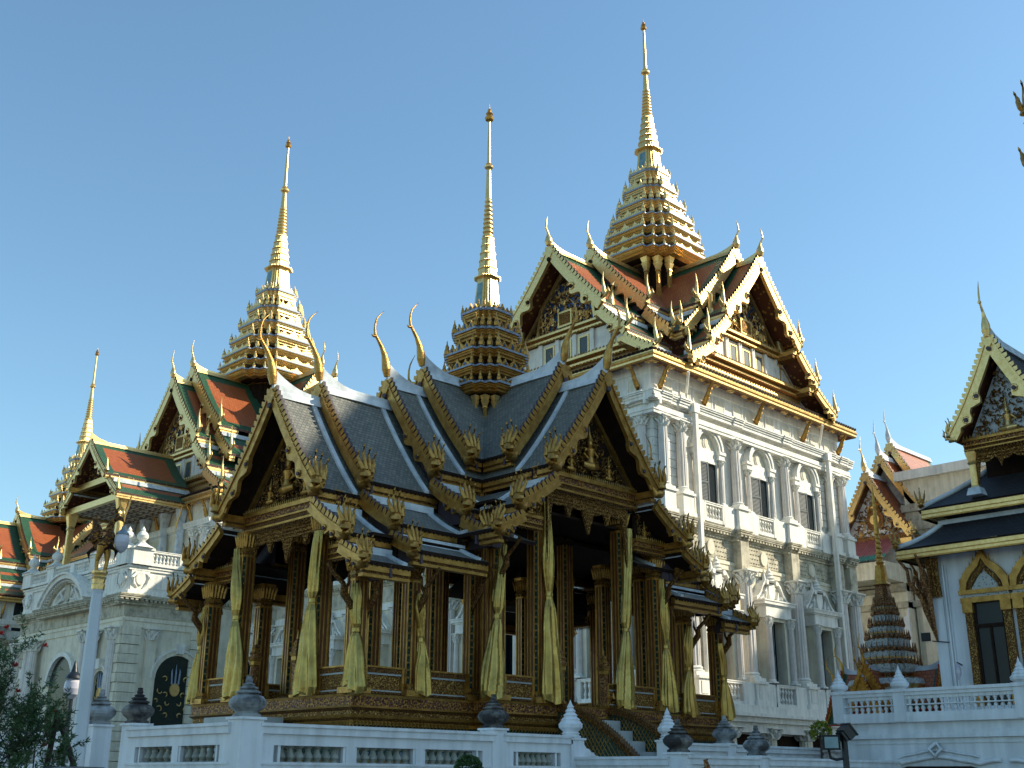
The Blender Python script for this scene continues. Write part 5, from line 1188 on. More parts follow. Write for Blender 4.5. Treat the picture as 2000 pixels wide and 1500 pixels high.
# ---------------------------------------------------------------- white hall with black roofs on that terrace
hall = thing('hall', (30, 13.9, 3.1), 'white hall with black roofs, gold eave boards and gilded gable at the right edge', 'hall')
def HM(x=0, y=0, z=0, a=-pi/2): return T3(x, y, z-3.1, a)
m_ = MB('wall'); m_.box(0, 16, 0, 7, 3.1, 7.55); m_.box(-.05, .25, -.04, 7, 3.1, 7.4); m_.box(-.06, 16, -.1, 0, 3.1, 3.5); m_.tube([(.34, -.05, 3.3), (.34, -.05, 7.2)], .03, 5); m_.tube([(.42, -.05, 3.3), (.42, -.05, 7.2)], .02, 5); m_.build('wall', hall, HM())
def hiproof(o0, z0, o1, z1, name, xr=16):                   # mono-pitch skirt with a mitred left end; o = overhang
    n = 6
    for nm, mt in ((name, 0),):
        m = MB('black', 'dark'); R = []
        for i in range(n+1):
            t = i/n; o = o0+(o1-o0)*t; z = z0+(z1-z0)*t-.10*sin(t*pi)
            R.append((o, z))
        for (oa, za), (ob, zb) in zip(R, R[1:]):
            m.add([(-oa, -oa, za), (xr, -oa, za), (xr, -ob, zb), (-ob, -ob, zb)], [(0, 1, 2, 3)], 0, [[(-oa, oa*1.5), (xr, oa*1.5), (xr, ob*1.5), (-ob, ob*1.5)]])
            m.add([(-oa, -oa, za), (-ob, -ob, zb), (-ob, 7, zb), (-oa, 7, za)], [(0, 1, 2, 3)], 0, [[(0, oa*1.5), (0, ob*1.5), (9, ob*1.5), (9, oa*1.5)]])
        m.add([(-o0, -o0, z0-.05), (xr, -o0, z0-.05), (xr, 0, z0-.1), (0, 0, z0-.1)], [(3, 2, 1, 0)], 1); m.add([(-o0, -o0, z0-.05), (0, 0, z0-.1), (0, 7, z0-.1), (-o0, 7, z0-.05)], [(3, 2, 1, 0)], 1)
        m.build('roof_slope', hall, HM())
    g_ = MB('gold', 'oldgold', 'dark'); h = .30
    for a, b, o, m in ((-.30, -.05, 0, 0), (-.18, -.16, .02, 1), (-.30, -.26, .02, 1), (-.05, -.02, .02, 2)):
        g_.box(-o0-o, xr, -o0-o, -o0+.05, z0+a, z0+b, m); g_.box(-o0-o, -o0+.05, -o0+.051, 7, z0+a, z0+b, m)
    g_.build('eave_board', hall, HM())
    r_ = MB('ridge'); r_.tube([(-o0, -o0, z0+.03)]+[(-o, -o, z+.05) for o, z in R[1:]], .07, 6); r_.build('hip_ridge', hall, HM())
hiproof(.64, 7.66, -.35, 8.38, 'lower'); m_ = MB('ridge'); m_.box(.25, 16, .22, .38, 8.34, 8.46); m_.box(.25, .38, .38, 7, 8.34, 8.46); m_.build('roof_strip', hall, HM())
hiproof(.06, 8.8, -1.8, 10.3, 'upper')
m_ = MB('black'); m_.add([(1.5, 1.6, 10.2), (16, 1.6, 10.2), (16, 4.5, 13.4), (1.5, 4.5, 13.4)], [(0, 1, 2, 3)], 0, [[(0, 0), (14, 0), (14, 4), (0, 4)]]); m_.add([(16, 4.5, 13.4), (1.5, 4.5, 13.4), (1.5, 7, 9), (16, 7, 9)], [(0, 1, 2, 3)]); m_.build('roof_slope', hall, HM())
for o, z in ((.64, 7.74), (.06, 8.9)):
    nn = naga(.42, ('oldgold',), 3).build('naga_finial', hall, HM(-o+0, .0, z) if 0 else T3(-o, o, z-3.1, rad(120)))
# gilded gable above the eaves
GX = 2.65
G = T3(-.42, -GX, -3.13, pi) @ MX.Diagonal((1, 1.02, 1.02, 1))                                 # local x = outwards (-X), y = towards -Y
pr = prof(0, 12.75, 1.35, 10.3, .2, 10)
for side in (1, -1):
    slope(pr, -4, .25, .09, ('black', 'black', 'soffit'), side).build('roof_slope', hall, G)
    bo = barge(pr, side, .20, .10, .13, .16, ('gold', 'mauve')).build('bargeboard', hall, G @ T3(.3, 0))
    no = naga(.5, ('gold',), 3).build('naga_finial', bo); no.matrix_local = MX.Translation((-.05, side*1.22, 10.25)) @ MX.Diagonal((1, side, 1, 1))
apexplate(.3, 12.75, .16, ('gold', 'mauve')).build('gable_knob', hall, G); chofa_spike(1.45, ('gold', 'gold'), .62).build('horn_finial', hall, G @ T3(.32, 0, 12.9)); ridgecap(-4, .28, 12.75, .1, .1, (.3, 1), ('ridge',)).build('ridge_cap', hall, G)
m_ = MB('ridge', 'goldcarve', 'gold'); m_.poly([(-1.1, 10.25), (1.1, 10.25), (0, 12.35)], (-.38, 0, 0), (0, 1, 0), (0, 0, 1), (-.06, 0, 0), 0)
relief(m_, lambda y, z: abs(y) < (12.25-z)*.52, -.38, (-1.05, 1.05, 10.3, 12.3), 210, .085, 1, 6); seated(m_, -.3, 0, 10.35, .9, 2)
m_.build('pediment', hall, G); beam(-1.25, 1.25, 9.95, 10.3, -.3).build('frieze_beam', hall, G)
scallop(-.98, .98, 9.95, .9, [(.33, .5, .1), (.67, .5, .1)]).build('lace_valance', hall, G @ T3(-.33, 0))
for s in (-1, 1):
    c_ = MB('gold', 'orangecol', 'ridge'); c_.shape(redent(.6, .8, .88), [(.13, 8.95), (.09, 9.05), (.09, 9.6), (.13, 9.66), (.10, 9.7), (.16, 9.95)], (-.4, s*1.1)); c_.shape(SQ, [(.2, 8.78), (.15, 8.98)], (-.4, s*1.1), m=2); c_.build('gable_column', hall, G)
m_ = MB('dark'); m_.box(-1.6, -1.5, -1.2, 1.2, 8.9, 10.2); m_.build('gable_recess', hall, G)
# corner brackets and bunched capital under the eave
m_ = MB('redgold', 'goldcarve')
for k, (x, y) in enumerate(((.0, -.02), (.10, -.02), (.20, -.02))):
    m_.tube([(x, y-.05, 6.35), (x, y-.1, 6.9), (x, y-.14, 7.4)], [.07, .06, .09], 6, 1)
for d in ((-.75, -.75), (-.75, .1), (.0, -1.0)):
    m_.tube([(d[0]*.02, d[1]*.02-.05, 5.2), (d[0]*.25, d[1]*.25, 6.0), (d[0]*.3, d[1]*.3, 6.35), (d[0]*.6, d[1]*.6, 6.75), (d[0]*.62, d[1]*.62, 7.1), (d[0]*.85, d[1]*.85, 7.42)], [.02, .07, .09, .055, .045, .04], 6, 0)
    for q in (.3, .55): m_.tube([(d[0]*q, d[1]*q, 6.2+q*.6), (d[0]*(q-.12), d[1]*(q-.12), 6.65+q*.6), (d[0]*(q-.08), d[1]*(q-.08), 6.95+q*.5)], [.06, .04, .005], 5, 0)
m_.build('eave_bracket', hall, HM())
wn = None                                                   # ogee-framed tall windows
for x in (1.45, 2.78, 4.1):
    if wn: dup(wn, hall, HM() @ T3(x, 0)); continue
    m_ = MB('goldcarve', 'oldgold', 'whitetile', 'oldgold')
    for s in (-1, 1):
        m_.box(*sorted((s*.40, s*.60)), -.14, 0, 3.5, 6.05, 0); m_.box(*sorted((s*.36, s*.63)), -.18, 0, 3.5, 3.75, 1); m_.box(*sorted((s*.37, s*.64)), -.19, 0, 5.85, 6.1, 3)
        lo = [(s*.50, 6.42), (s*.46, 6.62), (s*.30, 6.86), (s*.12, 7.02), (0, 7.25)]; hi = [(s*.66, 6.42), (s*.62, 6.72), (s*.42, 7.0), (s*.16, 7.2), (0, 7.5)]
        m_.strip(lo, hi, (0, 0, 0), (1, 0, 0), (0, 0, 1), (0, -.17, 0), 1)
        lo2 = [(p*.75, 6.42+(q-6.42)*.7) for p, q in lo]; m_.strip(lo2, [(p*.9, 6.42+(q-6.42)*.92) for p, q in lo], (0, 0, 0), (1, 0, 0), (0, 0, 1), (0, -.12, 0), 0)
        for k in range(7): t = k/6; a = lo[0][0]+(hi[-1][0]-lo[0][0])*t; m_.add([(s*.62*(1-t)-.03, -.16, 6.6+.85*t), (s*.62*(1-t)+.03, -.16, 6.6+.85*t), (s*.66*(1-t), -.13, 6.78+.85*t), (s*.6*(1-t), -.05, 6.6+.85*t)], [(0, 1, 2), (1, 3, 2), (3, 0, 2)], 1)
    m_.box(-.66, .66, -.2, 0, 6.1, 6.24, 3); m_.box(-.62, .62, -.16, 0, 6.24, 6.32, 2); m_.box(-.68, .68, -.22, 0, 6.32, 6.43, 1)
    m_.poly([(-.4, 6.43), (.4, 6.43), (.1, 6.85), (-.1, 6.85)], (0, -.04, 0), (1, 0, 0), (0, 0, 1), (0, -.04, 0), 2)
    m_.tube([(0, -.1, 7.4), (0, -.1, 7.75)], [.03, .004], 5, 3)
    wn = m_.build('window_frame', hall, HM() @ T3(x, 0)); g_ = MB('glass', 'dark'); g_.box(-.40, .40, -.03, -.01, 3.5, 6.1, 0)
    for a, b, c, d in ((-.4, -.34, 3.5, 6.1), (.34, .4, 3.5, 6.1), (-.03, .03, 3.5, 5.5), (-.34, .34, 5.45, 5.55)): g_.box(a, b, -.07, -.03, c, d, 1)
    g_.build('window', wn)
m_ = MB('blackmetal', 'globe'); m_.tube([(.55, -.02, 4.55), (.55, -.3, 4.6), (.62, -.45, 4.55)], .02, 5); m_.lathe([(.02, 4.56), (.05, 4.5), (.08, 4.4), (.075, 4.3), (.04, 4.22), (.02, 4.14)], 9, (.62, -.45), 1); m_.build('wall_lamp', hall, HM())
m_ = MB('blackmetal'); m_.box(-.35, -.12, -.3, -.22, 5.2, 5.42); m_.tube([(-.1, -.2, 5.2), (.3, -.05, 5.15)], .015, 4); m_.build('floodlight_head', hall, HM())
# ---------------------------------------------------------------- cream building with gilt gables behind
cb = thing('temple_building', (70, 36, 0), 'cream building with soiled cornices and gilt gable, half hidden behind the palace corner', 'building')
CB = lambda x, y, z=0, a=0: T3(x-70, y-36, z, a)
m_ = MB('grime', 'cream', 'white')
m_.box(70, 84, 14, 33.7, 0, 20.7, 1); m_.box(69.6, 84, 13.9, 34.1, 20.3, 20.9, 2); m_.box(69.8, 84, 14, 33.9, 18.2, 18.7, 0); m_.box(69.7, 84, 14, 34.0, 17.6, 17.9, 0); m_.box(69.6, 84, 14, 34.1, 13.0, 13.5, 0); m_.box(69.8, 84, 14, 33.9, 12.1, 12.5, 0)
m_.box(69.25, 84, 33.8, 38.4, 14.5, 17.3, 2); m_.box(70.1, 84, 32.6, 38.0, 14.5, 18.6, 2); m_.box(69.2, 84, 33.8, 46, 0, 14.6, 1); m_.box(68.9, 84, 33.8, 46.2, 13.05, 13.55, 0); m_.box(69.05, 84, 33.8, 46, 12.0, 12.4, 0)
for y in (20, 24, 28, 32.6): m_.box(69.7, 70, y-.6, y+.6, 13.5, 17.6, 0); m_.box(69.6, 70, y-.7, y+.7, 16.9, 17.6, 0); m_.box(69.7, 70, y-.6, y+.6, 3, 12.1, 1)
for y in (35.3, 38.3, 41.5):
    m_.box(68.95, 69.3, y-.55, y+.55, 3, 12, 0); m_.box(68.85, 69.3, y-.65, y+.65, 11.0, 12, 0)
    for k in range(8): m_.box(69.0, 69.2, y+.9, y+2.0, 3+k*1.05, 3+k*1.05+.98, 1)
for v in range(len(m_.v)): x, y, z = m_.v[v]; m_.v[v] = (x-70, y-36, z)
m_.build('wall', cb)
rnd = random.Random(4); m_ = MB('paper'); lo = [(33.6+i*.16, 3.0) for i in range(22)]; hi = [(33.6+i*.16, 12.2-i*.36+rnd.uniform(-.5, .5)) for i in range(22)]
m_.strip(lo, hi, (-1.32, -36, 0), (0, 1, 0), (0, 0, 1), (.1, 0, 0)); m_.build('whitewash_patch', cb)
for yy, hh in ((34.6, 11.8), (37.0, 12)):
    m_ = MB('grime'); m_.tube([(-1.3, yy-36, 2), (-1.3, yy-36, hh)], .09, 6); m_.build('drainpipe', cb)
m_ = MB('blackmetal'); 
for y in (36.2, 36.8, 37.5): m_.lathe([(.02, 13.75), (.12, 13.9), (.03, 14.0), (.14, 14.1), (.05, 14.25), (.1, 14.4), (.02, 14.5)], 6, (69.15-70, y-36))
m_.box(68.8-70, 69.0-70, 35.8-36, 38-36, 13.3, 13.38); m_.build('iron_ornament', cb)
m_ = MB('redmetal', 'greenmetal')                           # corrugated lean-to roof
N_ = 40
for i in range(N_):
    y0, y1 = 33.9+i*.22, 33.9+(i+1)*.22
    for k, (t0, t1) in enumerate(((0, .2), (.2, .88), (.88, 1))):
        P_ = lambda y, t, h: (66.6+2.7*t-70, y-36, 14.75+2.0*t+h)
        m = 0 if k == 1 else 1
        m_.add([P_(y0, t0, 0), P_(y0+.11, t0, .09), P_(y0+.11, t1, .09), P_(y0, t1, 0)], [(0, 1, 2, 3)], m); m_.add([P_(y0+.11, t0, .09), P_(y1, t0, 0), P_(y1, t1, 0), P_(y0+.11, t1, .09)], [(0, 1, 2, 3)], m)
m_.build('lean_to_roof', cb)
m_ = MB('cream'); m_.box(-3.2, -.3, -2.1, 9, 13.6, 14.7); m_.build('lean_to_wall', cb)
for gi, (cy, x, zr, hw, ze, mt) in enumerate(((35.4, 68.2, 20.8, 2.75, 16.5, 'gold'), (35.2, 70.0, 22.3, 2.9, 17.9, 'ridge'), (35.2, 71.7, 23.5, 3.1, 18.8, 'ridge'))):
    G = CB(x, cy, 0, pi); pr = prof(0, zr, hw, ze, .25, 9)
    for side in (1, -1):
        slope(pr, -6, -.06, .14, ('orange', 'green', 'redgold' if gi == 0 else 'soffit'), side, border=.6).build('roof_slope', cb, G)
        barge(pr, side, .26, .18, .2, .30, ('gold', 'mauve'), wavy=gi == 0).build('bargeboard', cb, G)
        apexplate(0, zr, .3, ('gold', 'mauve')).build('gable_knob', cb, G) if side > 0 else None
        m_ = naga(.8, ('gold',), 3).build('naga_finial', cb, G @ MX.Translation((0, side*(hw-.1), ze)) @ MX.Diagonal((1, side, 1, 1)))
    chofa_spike(2.2, ('ridge', 'ridge') if gi else ('gold', 'gold'), .62).build('horn_finial', cb, G @ T3(0, 0, zr+.4)); ridgecap(-6, 0, zr, .18, .18, (.5, 1.8), ('ridge',)).build('ridge_cap', cb, G)
    m_ = MB('ridge' if gi else 'paper', 'redgold', 'gold'); m_.poly([(-hw+.2, ze-1.0), (hw-.2, ze-1.0), (hw-.3, ze+.1), (0, zr-.35), (-hw+.3, ze+.1)], (-1.0, 0, 0), (0, 1, 0), (0, 0, 1), (-.1, 0, 0), 0)
    if gi == 0:
        relief(m_, lambda y, z: abs(y) < (zr-.6-z)*.62, -.98, (-2.2, 2.2, ze, zr-.5), 150, .19, 1, 12); relief(m_, lambda y, z: abs(y) < (zr-.9-z)*.5, -.9, (-1.5, 1.5, ze, zr-.6), 40, .28, 2, 13)
        m_.poly([(.62*cos(2*pi*i/20), ze+1.35+.62*sin(2*pi*i/20)) for i in range(20)], (-.8, 0, 0), (0, 1, 0), (0, 0, 1), (-.1, 0, 0), 1); m_.poly([(.34*cos(2*pi*i/16), ze+1.35+.34*sin(2*pi*i/16)) for i in range(16)], (-.74, 0, 0), (0, 1, 0), (0, 0, 1), (-.1, 0, 0), 2)
        m_.lathe([(.5, ze+1.9), (.3, ze+2.1), (.34, ze+2.2), (.15, ze+2.5), (.02, ze+3.2)], 8, (-.9, 0), 2)
        m_.box(-1.0, -.7, -2.3, 2.3, ze-.1, ze+.25, 1); m_.box(-1.0, -.75, -2.4, 2.4, ze-.5, ze-.1, 2)
    m_.build('pediment', cb, G)
G = CB(77, 34.4, 0, -pi/2); pr = prof(0, 22.6, 6.4, 18.9, .25, 8)
for side in (1, -1): slope(pr, 0, 16, .14, ('orange', 'green', 'soffit'), side, border=.9).build('roof_slope', cb, G)
ridgecap(0, 16, 22.6, .18, .18, (.01, 1), ('ridge',)).build('ridge_cap', cb, G); m_ = MB('white'); m_.box(0, 16, -6.5, 6.5, 17, 18.8); m_.build('wall', cb, G)
for x, y, z, h in ((66.5, 41.2, 19.4, 2.2), (70, 41.8, 21.0, 2.4), (64, 43.6, 18.6, 2.0)):
    G = CB(x+6, y, 0, pi); pr = prof(0, z-.3, 2.3, z-3.2, .25, 7)
    for side in (1, -1): slope(pr, -4, 0, .14, ('ridge', 'ridge', 'mauve'), side).build('roof_slope', cb, G)
    chofa_spike(h, ('ridge', 'ridge'), .6).build('horn_finial', cb, G @ T3(0, 0, z+.1))
chofa_spike(2.4, ('oldgold', 'gold')).build('horn_finial', cb, CB(77, 27.5, 22.9, pi))
# ---------------------------------------------------------------- small porcelain-and-gilt prang shrine in front of it
sh = thing('prang_shrine', (36.3, 18.6, 0), 'small tiered porcelain and gilt shrine with thin spire behind the terrace corner', 'shrine')
m_ = MB('whitetile', 'redgold', 'orangecol', 'gold')
lv = [(1.06, 3.9), (1.22, 4.3), (1.16, 4.5), (1.28, 4.62), (1.2, 4.8), (.95, 4.86)]
m_.shape(RED, lv, m=0, mf=[0, 0, 3, 0, 1]); z = 4.86; r = 1.12
rows = [(1.1, 5.30), (.96, 5.72), (.78, 6.14), (.62, 6.56), (.47, 6.95), (.38, 7.25)]
for i, (r, z2) in enumerate(rows):
    r *= .80
    m_.shape(RED, [(r*.86, z), (r*.86, z+.12), (r*.98, z+.16), (r*.98, z+.22), (r*1.0, z+.28), (r*1.0, z2-.02)], m=0, mf=[1, 0, 3 if i % 2 else 0, 0, 0])
    for k in range(4):
        for px, py in ((1, .52), (.86, .7), (.7, .86), (.52, 1), (1, 0), (1, .25), (1, -.25)):
            x, y = px*r, py*r
            for _ in range(k): x, y = -y, x
            m_.lathe([(.045, z2-.04), (.06, z2+.04), (.03, z2+.12), (.004, z2+.3)], 5, (x, y), 1)
    z = z2
m_.build('shrine_tiers', sh)
m_ = MB('redgold', 'amber'); m_.shape(RED, [(.30, 7.2), (.20, 7.9), (.26, 7.95), (.2, 8.05), (.15, 8.6)], mf=[0, 0, 1, 1])
m_.lathe([(.16, 8.6)]+[(a*(.15-.012*i), 8.65+i*.17+b) for i in range(6) for a, b in ((.7, 0), (1, .05), (.65, .13))]+[(.085, 9.7), (.07, 10.3), (.04, 11.0), (.005, 11.5)], 9, m=1); m_.build('spire', sh)
for ang, u in ((pi, 1.75), (-pi/2, 1.75), (0, 1.75), (pi/2, 1.75)):
    for q, (uu_, dz) in enumerate(((u+.35, -.42), (u, .0))):
        W = T3(0, 0, 0, ang); pr = prof(0, 5.15+dz, .75, 3.85+dz, .14, 6)
        for side in (1, -1):
            slope(pr, .3, uu_-.03, .05, ('orange', 'green', 'red'), side, border=.16).build('roof_slope', sh, W)
            barge(pr, side, .15, .07, .12, .13, ('amber', 'red')).build('bargeboard', sh, W @ T3(uu_, 0))
        chofa_bird(.95, ('amber', 'redgold')).build('horn_finial', sh, W @ T3(uu_, 0, 5.2+dz)); ridgecap(.3, uu_, 5.15+dz, .04, .05, (.2, .5), ('ridge',)).build('ridge_cap', sh, W)
        m_ = MB('redgold', 'gold', 'red'); m_.poly([(-.62, 3.9+dz), (.62, 3.9+dz), (0, 4.95+dz)], (uu_-.2, 0, 0), (0, 1, 0), (0, 0, 1), (-.05, 0, 0), 2); relief(m_, lambda y, z: abs(y) < (4.85+dz-z)*.5, uu_-.18, (-.6, .6, 3.95+dz, 4.9+dz), 40, .07, 1, 4); m_.build('pediment', sh, W)
m_ = MB('redgold', 'dark', 'whitetile'); m_.shape(RED, [(1.3, 0), (1.3, 1.8), (1.15, 1.9)], m=2)
m_.shape(RED, [(.8, 1.9), (.8, 3.9)], m=1)
for a, b in sgn:
    for x, y in ((1.5, .5), (.5, 1.5), (.95, .95)): m_.shape(SQ, [(.1, 1.9), (.07, 2.1), (.07, 3.6), (.12, 3.9)], (a*x, b*y), 0)
m_.build('shrine_body', sh)
# ---------------------------------------------------------------- white balustraded wall round the pavilion terrace
bw = thing('balustrade_wall', (10.2, 16, 0), 'low white wall with stone balusters and weathered stone finials in front of the pavilion', 'balustrade wall')
O_ = (10.2, 16)
BAL = bal_mb(.27, .085, 'balstone', 9)
BL = []; RB = MB('balstone')
def wall_run(p, q, zt=2.5, panels=3, per=7, cut=(.3, .3)):
    L = math.dist(p, q); a = math.atan2(q[1]-p[1], q[0]-p[0]); Mx = T3(p[0]-O_[0], p[1]-O_[1], 0, a); z0 = zt-.58
    m = MB('wall'); t = .14
    m.box(0, L, -t, t, 0, z0); m.box(0, L, -t, t, zt-.33, zt-.16); m.box(0, L, -t-.05, t+.05, zt-.16, zt-.05); m.box(0, L, -t-.08, t+.08, zt-.05, zt); m.box(0, L, -t-.02, t+.02, z0-.04, z0)
    xs = cut[0]; w_ = (L-cut[0]-cut[1])/panels; sol = [(0, cut[0]), (L-cut[1], L)]
    for i in range(panels):
        x0, x1 = xs+w_*i+.09, xs+w_*(i+1)-.09
        if i: sol.append((xs+w_*i-.09, xs+w_*i+.09))
        for s in (-1, 1):                                   # recessed moulded frame
            for a0, b0, c0, d0 in ((x0, x1, zt-.33, zt-.30), (x0, x0+.05, z0, zt-.33), (x1-.05, x1, z0, zt-.33)): m.box(a0, b0, *sorted((s*.06, s*(t-.02))), c0, d0)
        for k in range(per):
            Bx = Mx @ T3(x0+.05+(x1-x0-.1)*(k+.5)/per, 0, z0-.01)
            if len(BL) < 100: BL.append(dup(BL[0], bw, Bx) if BL else BAL.build('baluster', bw, Bx))
            else: RB.T = Bx; RB.add(BAL.v, BAL.f, smooth=True)
    for a0, b0 in sol: m.box(a0, b0, -t, t, z0, zt-.33)
    m.build('wall_run', bw, Mx)
def fin_mb(kind):
    if kind == 'lotus': return MB('wall').shape(OCT, [(.20, 0), (.22, .03), (.16, .06), (.19, .09), (.15, .12), (.24, .2), (.25, .27), (.19, .34), (.20, .36), (.13, .42), (.15, .45), (.09, .5), (.11, .53), (.06, .59), (.075, .61), (.035, .68), (.004, .76)])
    return MB('stone' if kind == 'dark' else 'stone2').shape(OCT, [(.22, 0), (.23, .03), (.18, .06), (.19, .08), (.27, .14), (.30, .19), (.30, .24), (.24, .31), (.16, .34), (.20, .36), (.20, .38), (.12, .41), (.15, .43), (.15, .445), (.08, .47), (.10, .49), (.05, .52), (.06, .55), (.045, .60), (.05, .625), (.0, .63)])
FIN = {}
def post(x, y, zt, kind, w=.2, k=1):
    m = MB('wall'); m.box(-w, w, -w, w, 0, zt); m.box(-w-.03, w+.03, -w-.03, w+.03, zt-.04, zt-.001); m.box(-w-.03, w+.03, -w-.03, w+.03, 0, .3)
    o = m.build('pillar', bw, T3(x-O_[0], y-O_[1]))
    if kind in FIN: f = dup(FIN[kind], o)
    else: f = FIN[kind] = fin_mb(kind).build('stone_finial' if kind != 'lotus' else 'lotus_finial', o)
    f.matrix_local = T3(0, 0, zt, rad(22.5), (k, k, k))
wall_run((10.3, 16), (15.4, 16), panels=3); wall_run((15.6, 16), (17.5, 16), panels=1, per=7)
wall_run((10.1, 16.1), (10.1, 19.4), panels=2, per=5)
wall_run((17.75, 15.9), (17.95, 13.7), 2.10, panels=1, per=1, cut=(.9, .9)); wall_run((18.0, 13.6), (20.4, 13.6), 2.12, panels=2, per=6); wall_run((20.7, 13.6), (27, 13.6), 2.12, panels=4, per=8)
wall_run((20.9, 16), (22.8, 16), 2.45, panels=1); wall_run((23.1, 16), (29, 16), 2.45, panels=4)
wall_run((10.1, 21.0), (10.1, 30), panels=5, per=7); wall_run((12.5, 28), (12.5, 34), 2.4, panels=4); tag(RB.build('far_balusters', bw), kind='stuff')
post(10.15, 16, 2.58, 'grey'); post(15.5, 16, 2.58, 'dark', .18, .98); post(10.15, 19.5, 2.58, 'dark', .18, .97); post(10.15, 20.95, 2.6, 'grey', .18)
post(17.65, 16, 2.46, 'lotus', .19, .97); post(20.8, 16, 2.5, 'lotus', .18, .9); post(17.98, 13.6, 2.17, 'dark', .18, .95); post(20.58, 13.6, 2.15, 'grey', .17, .93); post(22.93, 16, 2.48, 'grey', .17, .98)
m = MB('wall')                                              # scalloped ramp down from the gate posts
for x, s in ((17.65, 1), (20.8, 1)):
    n = 9; lo = [(x+.15+i*.07, 1.5) for i in range(n+1)]; hi = [(x+.15+i*.07, 2.44-.34*(i/n)**.8-(.03 if i % 2 else 0)) for i in range(n+1)]
    m.strip(lo, hi, (0, 16-.1, 0), (1, 0, 0), (0, 0, 1), (0, .2, 0))
m.v = [(x-O_[0], y-O_[1], z) for x, y, z in m.v]; m.build('gate_ramp', bw)
tf = MB('marble'); tf.box(10.2, 33, 16, 31, .02, 1.5); tag(tf.build('pavilion_terrace_floor'), kind='structure')
# ---------------------------------------------------------------- street lamp
LX, LY = 5.05, 10.78
lp = thing('street_lamp', (LX, LY, 0), 'white lamp post topped by a gilt bird carrying a hanging glass lantern in its beak', 'lamp post')
m = MB('post'); m.shape(OCT, [(.13, 0), (.13, .25), (.10, .3), (.09, .5), (.052, 3.38), (.058, 3.42)], smooth=False); m.build('post', lp)
m = MB('gold', 'oldgold'); m.shape(OCT, [(.062, 3.42), (.065, 3.47), (.058, 3.48), (.062, 3.52), (.072, 3.54), (.058, 3.555), (.075, 3.58), (.078, 3.6), (.055, 3.61)]); m.build('capital', lp)
m = MB('dimgold', 'dark', 'oldgold')                        # the bird: legs, body, half-spread wings, tail, long neck
rx, ry = rr.x, rr.y                                         # it faces to the right of the view
D_ = lambda a, b, z: (rx*a-ry*b*0+fw.x*b, ry*a+fw.y*b, z)
for s in (-1, 1): m.tube([D_(-.06+.13*(s > 0), s*.05, 3.75), D_(-.07+.16*(s > 0), s*.05, 3.95), D_(-.03+.11*(s > 0), s*.06, 4.12), D_(-.01+.06*(s > 0), s*.06, 4.25)], [.035, .04, .07, .09], 7, 2)
m.tube([D_(-.14, 0, 4.22), D_(-.04, 0, 4.26), D_(.08, 0, 4.33), D_(.12, 0, 4.48), D_(.08, 0, 4.62), D_(.14, 0, 4.76), D_(.22, 0, 4.84), D_(.31, 0, 4.80), D_(.36, 0, 4.74)], [.06, .14, .15, .10, .07, .06, .07, .04, .01], 8, 0)
m.tube([D_(-.1, 0, 4.25), D_(-.2, 0, 4.4), D_(-.16, 0, 4.6), D_(-.22, 0, 4.78), D_(-.18, 0, 4.9)], [.08, .12, .1, .06, .01], 7, 0)
m.tube([D_(-.12, .0, 4.3), D_(-.08, 0, 4.5), D_(-.12, 0, 4.7)], [.06, .06, .01], 6, 0); m.tube([D_(.22, 0, 4.86), D_(.18, 0, 4.98), D_(.24, 0, 5.06)], [.04, .03, .005], 5, 0)
for s in (-1, 1):
    for k in range(5): m.tube([D_(s*.04, -.04*s, 4.34-k*.02), D_(s*(.2+.03*k), -.08*s, 4.26-k*.03), D_(s*(.32-.02*k), -.05*s, 4.12-k*.045)], [(.05, .02), (.045, .015), (.006, .004)], 5, 1)
BS = MX.Translation((0, 0, 3.6)) @ MX.Scale(.50, 4) @ MX.Translation((0, 0, -3.76)); m.build('bird', lp, BS)
m = MB('cap', 'globe', 'oldgold'); c = D_(.36, 0, 0)[:2]
m.tube([D_(.36, 0, 4.74), D_(.36, 0, 4.66)], .008, 4, 2); m.lathe([(.01, 4.68), (.03, 4.64), (.035, 4.6), (.07, 4.56), (.12, 4.52), (.13, 4.49), (.11, 4.485)], 12, c, 0); m.build('lantern_cap', lp, BS)
m = MB('globe'); m.lathe([(.108, 4.485), (.135, 4.42), (.145, 4.33), (.125, 4.24), (.08, 4.17), (.03, 4.13), (.005, 4.11)], 14, c); m.build('lantern_glass', lp, BS)
l2 = thing('garden_lamp', (7.35, 16.1, 0), 'small round glass lamp with a dark pointed cap, behind the shrub', 'garden lamp')
m = MB('blackmetal'); m.tube([(0, 0, 0), (0, 0, 2.72)], .03, 6); m.lathe([(.12, 3.0), (.10, 3.04), (.05, 3.09), (.035, 3.15), (.01, 3.24)], 8); m.build('lamp_stand', l2); m = MB('globe'); m.lathe([(.04, 2.72), (.10, 2.78), (.12, 2.86), (.11, 2.95), (.06, 3.0)], 10); m.build('lamp_glass', l2)
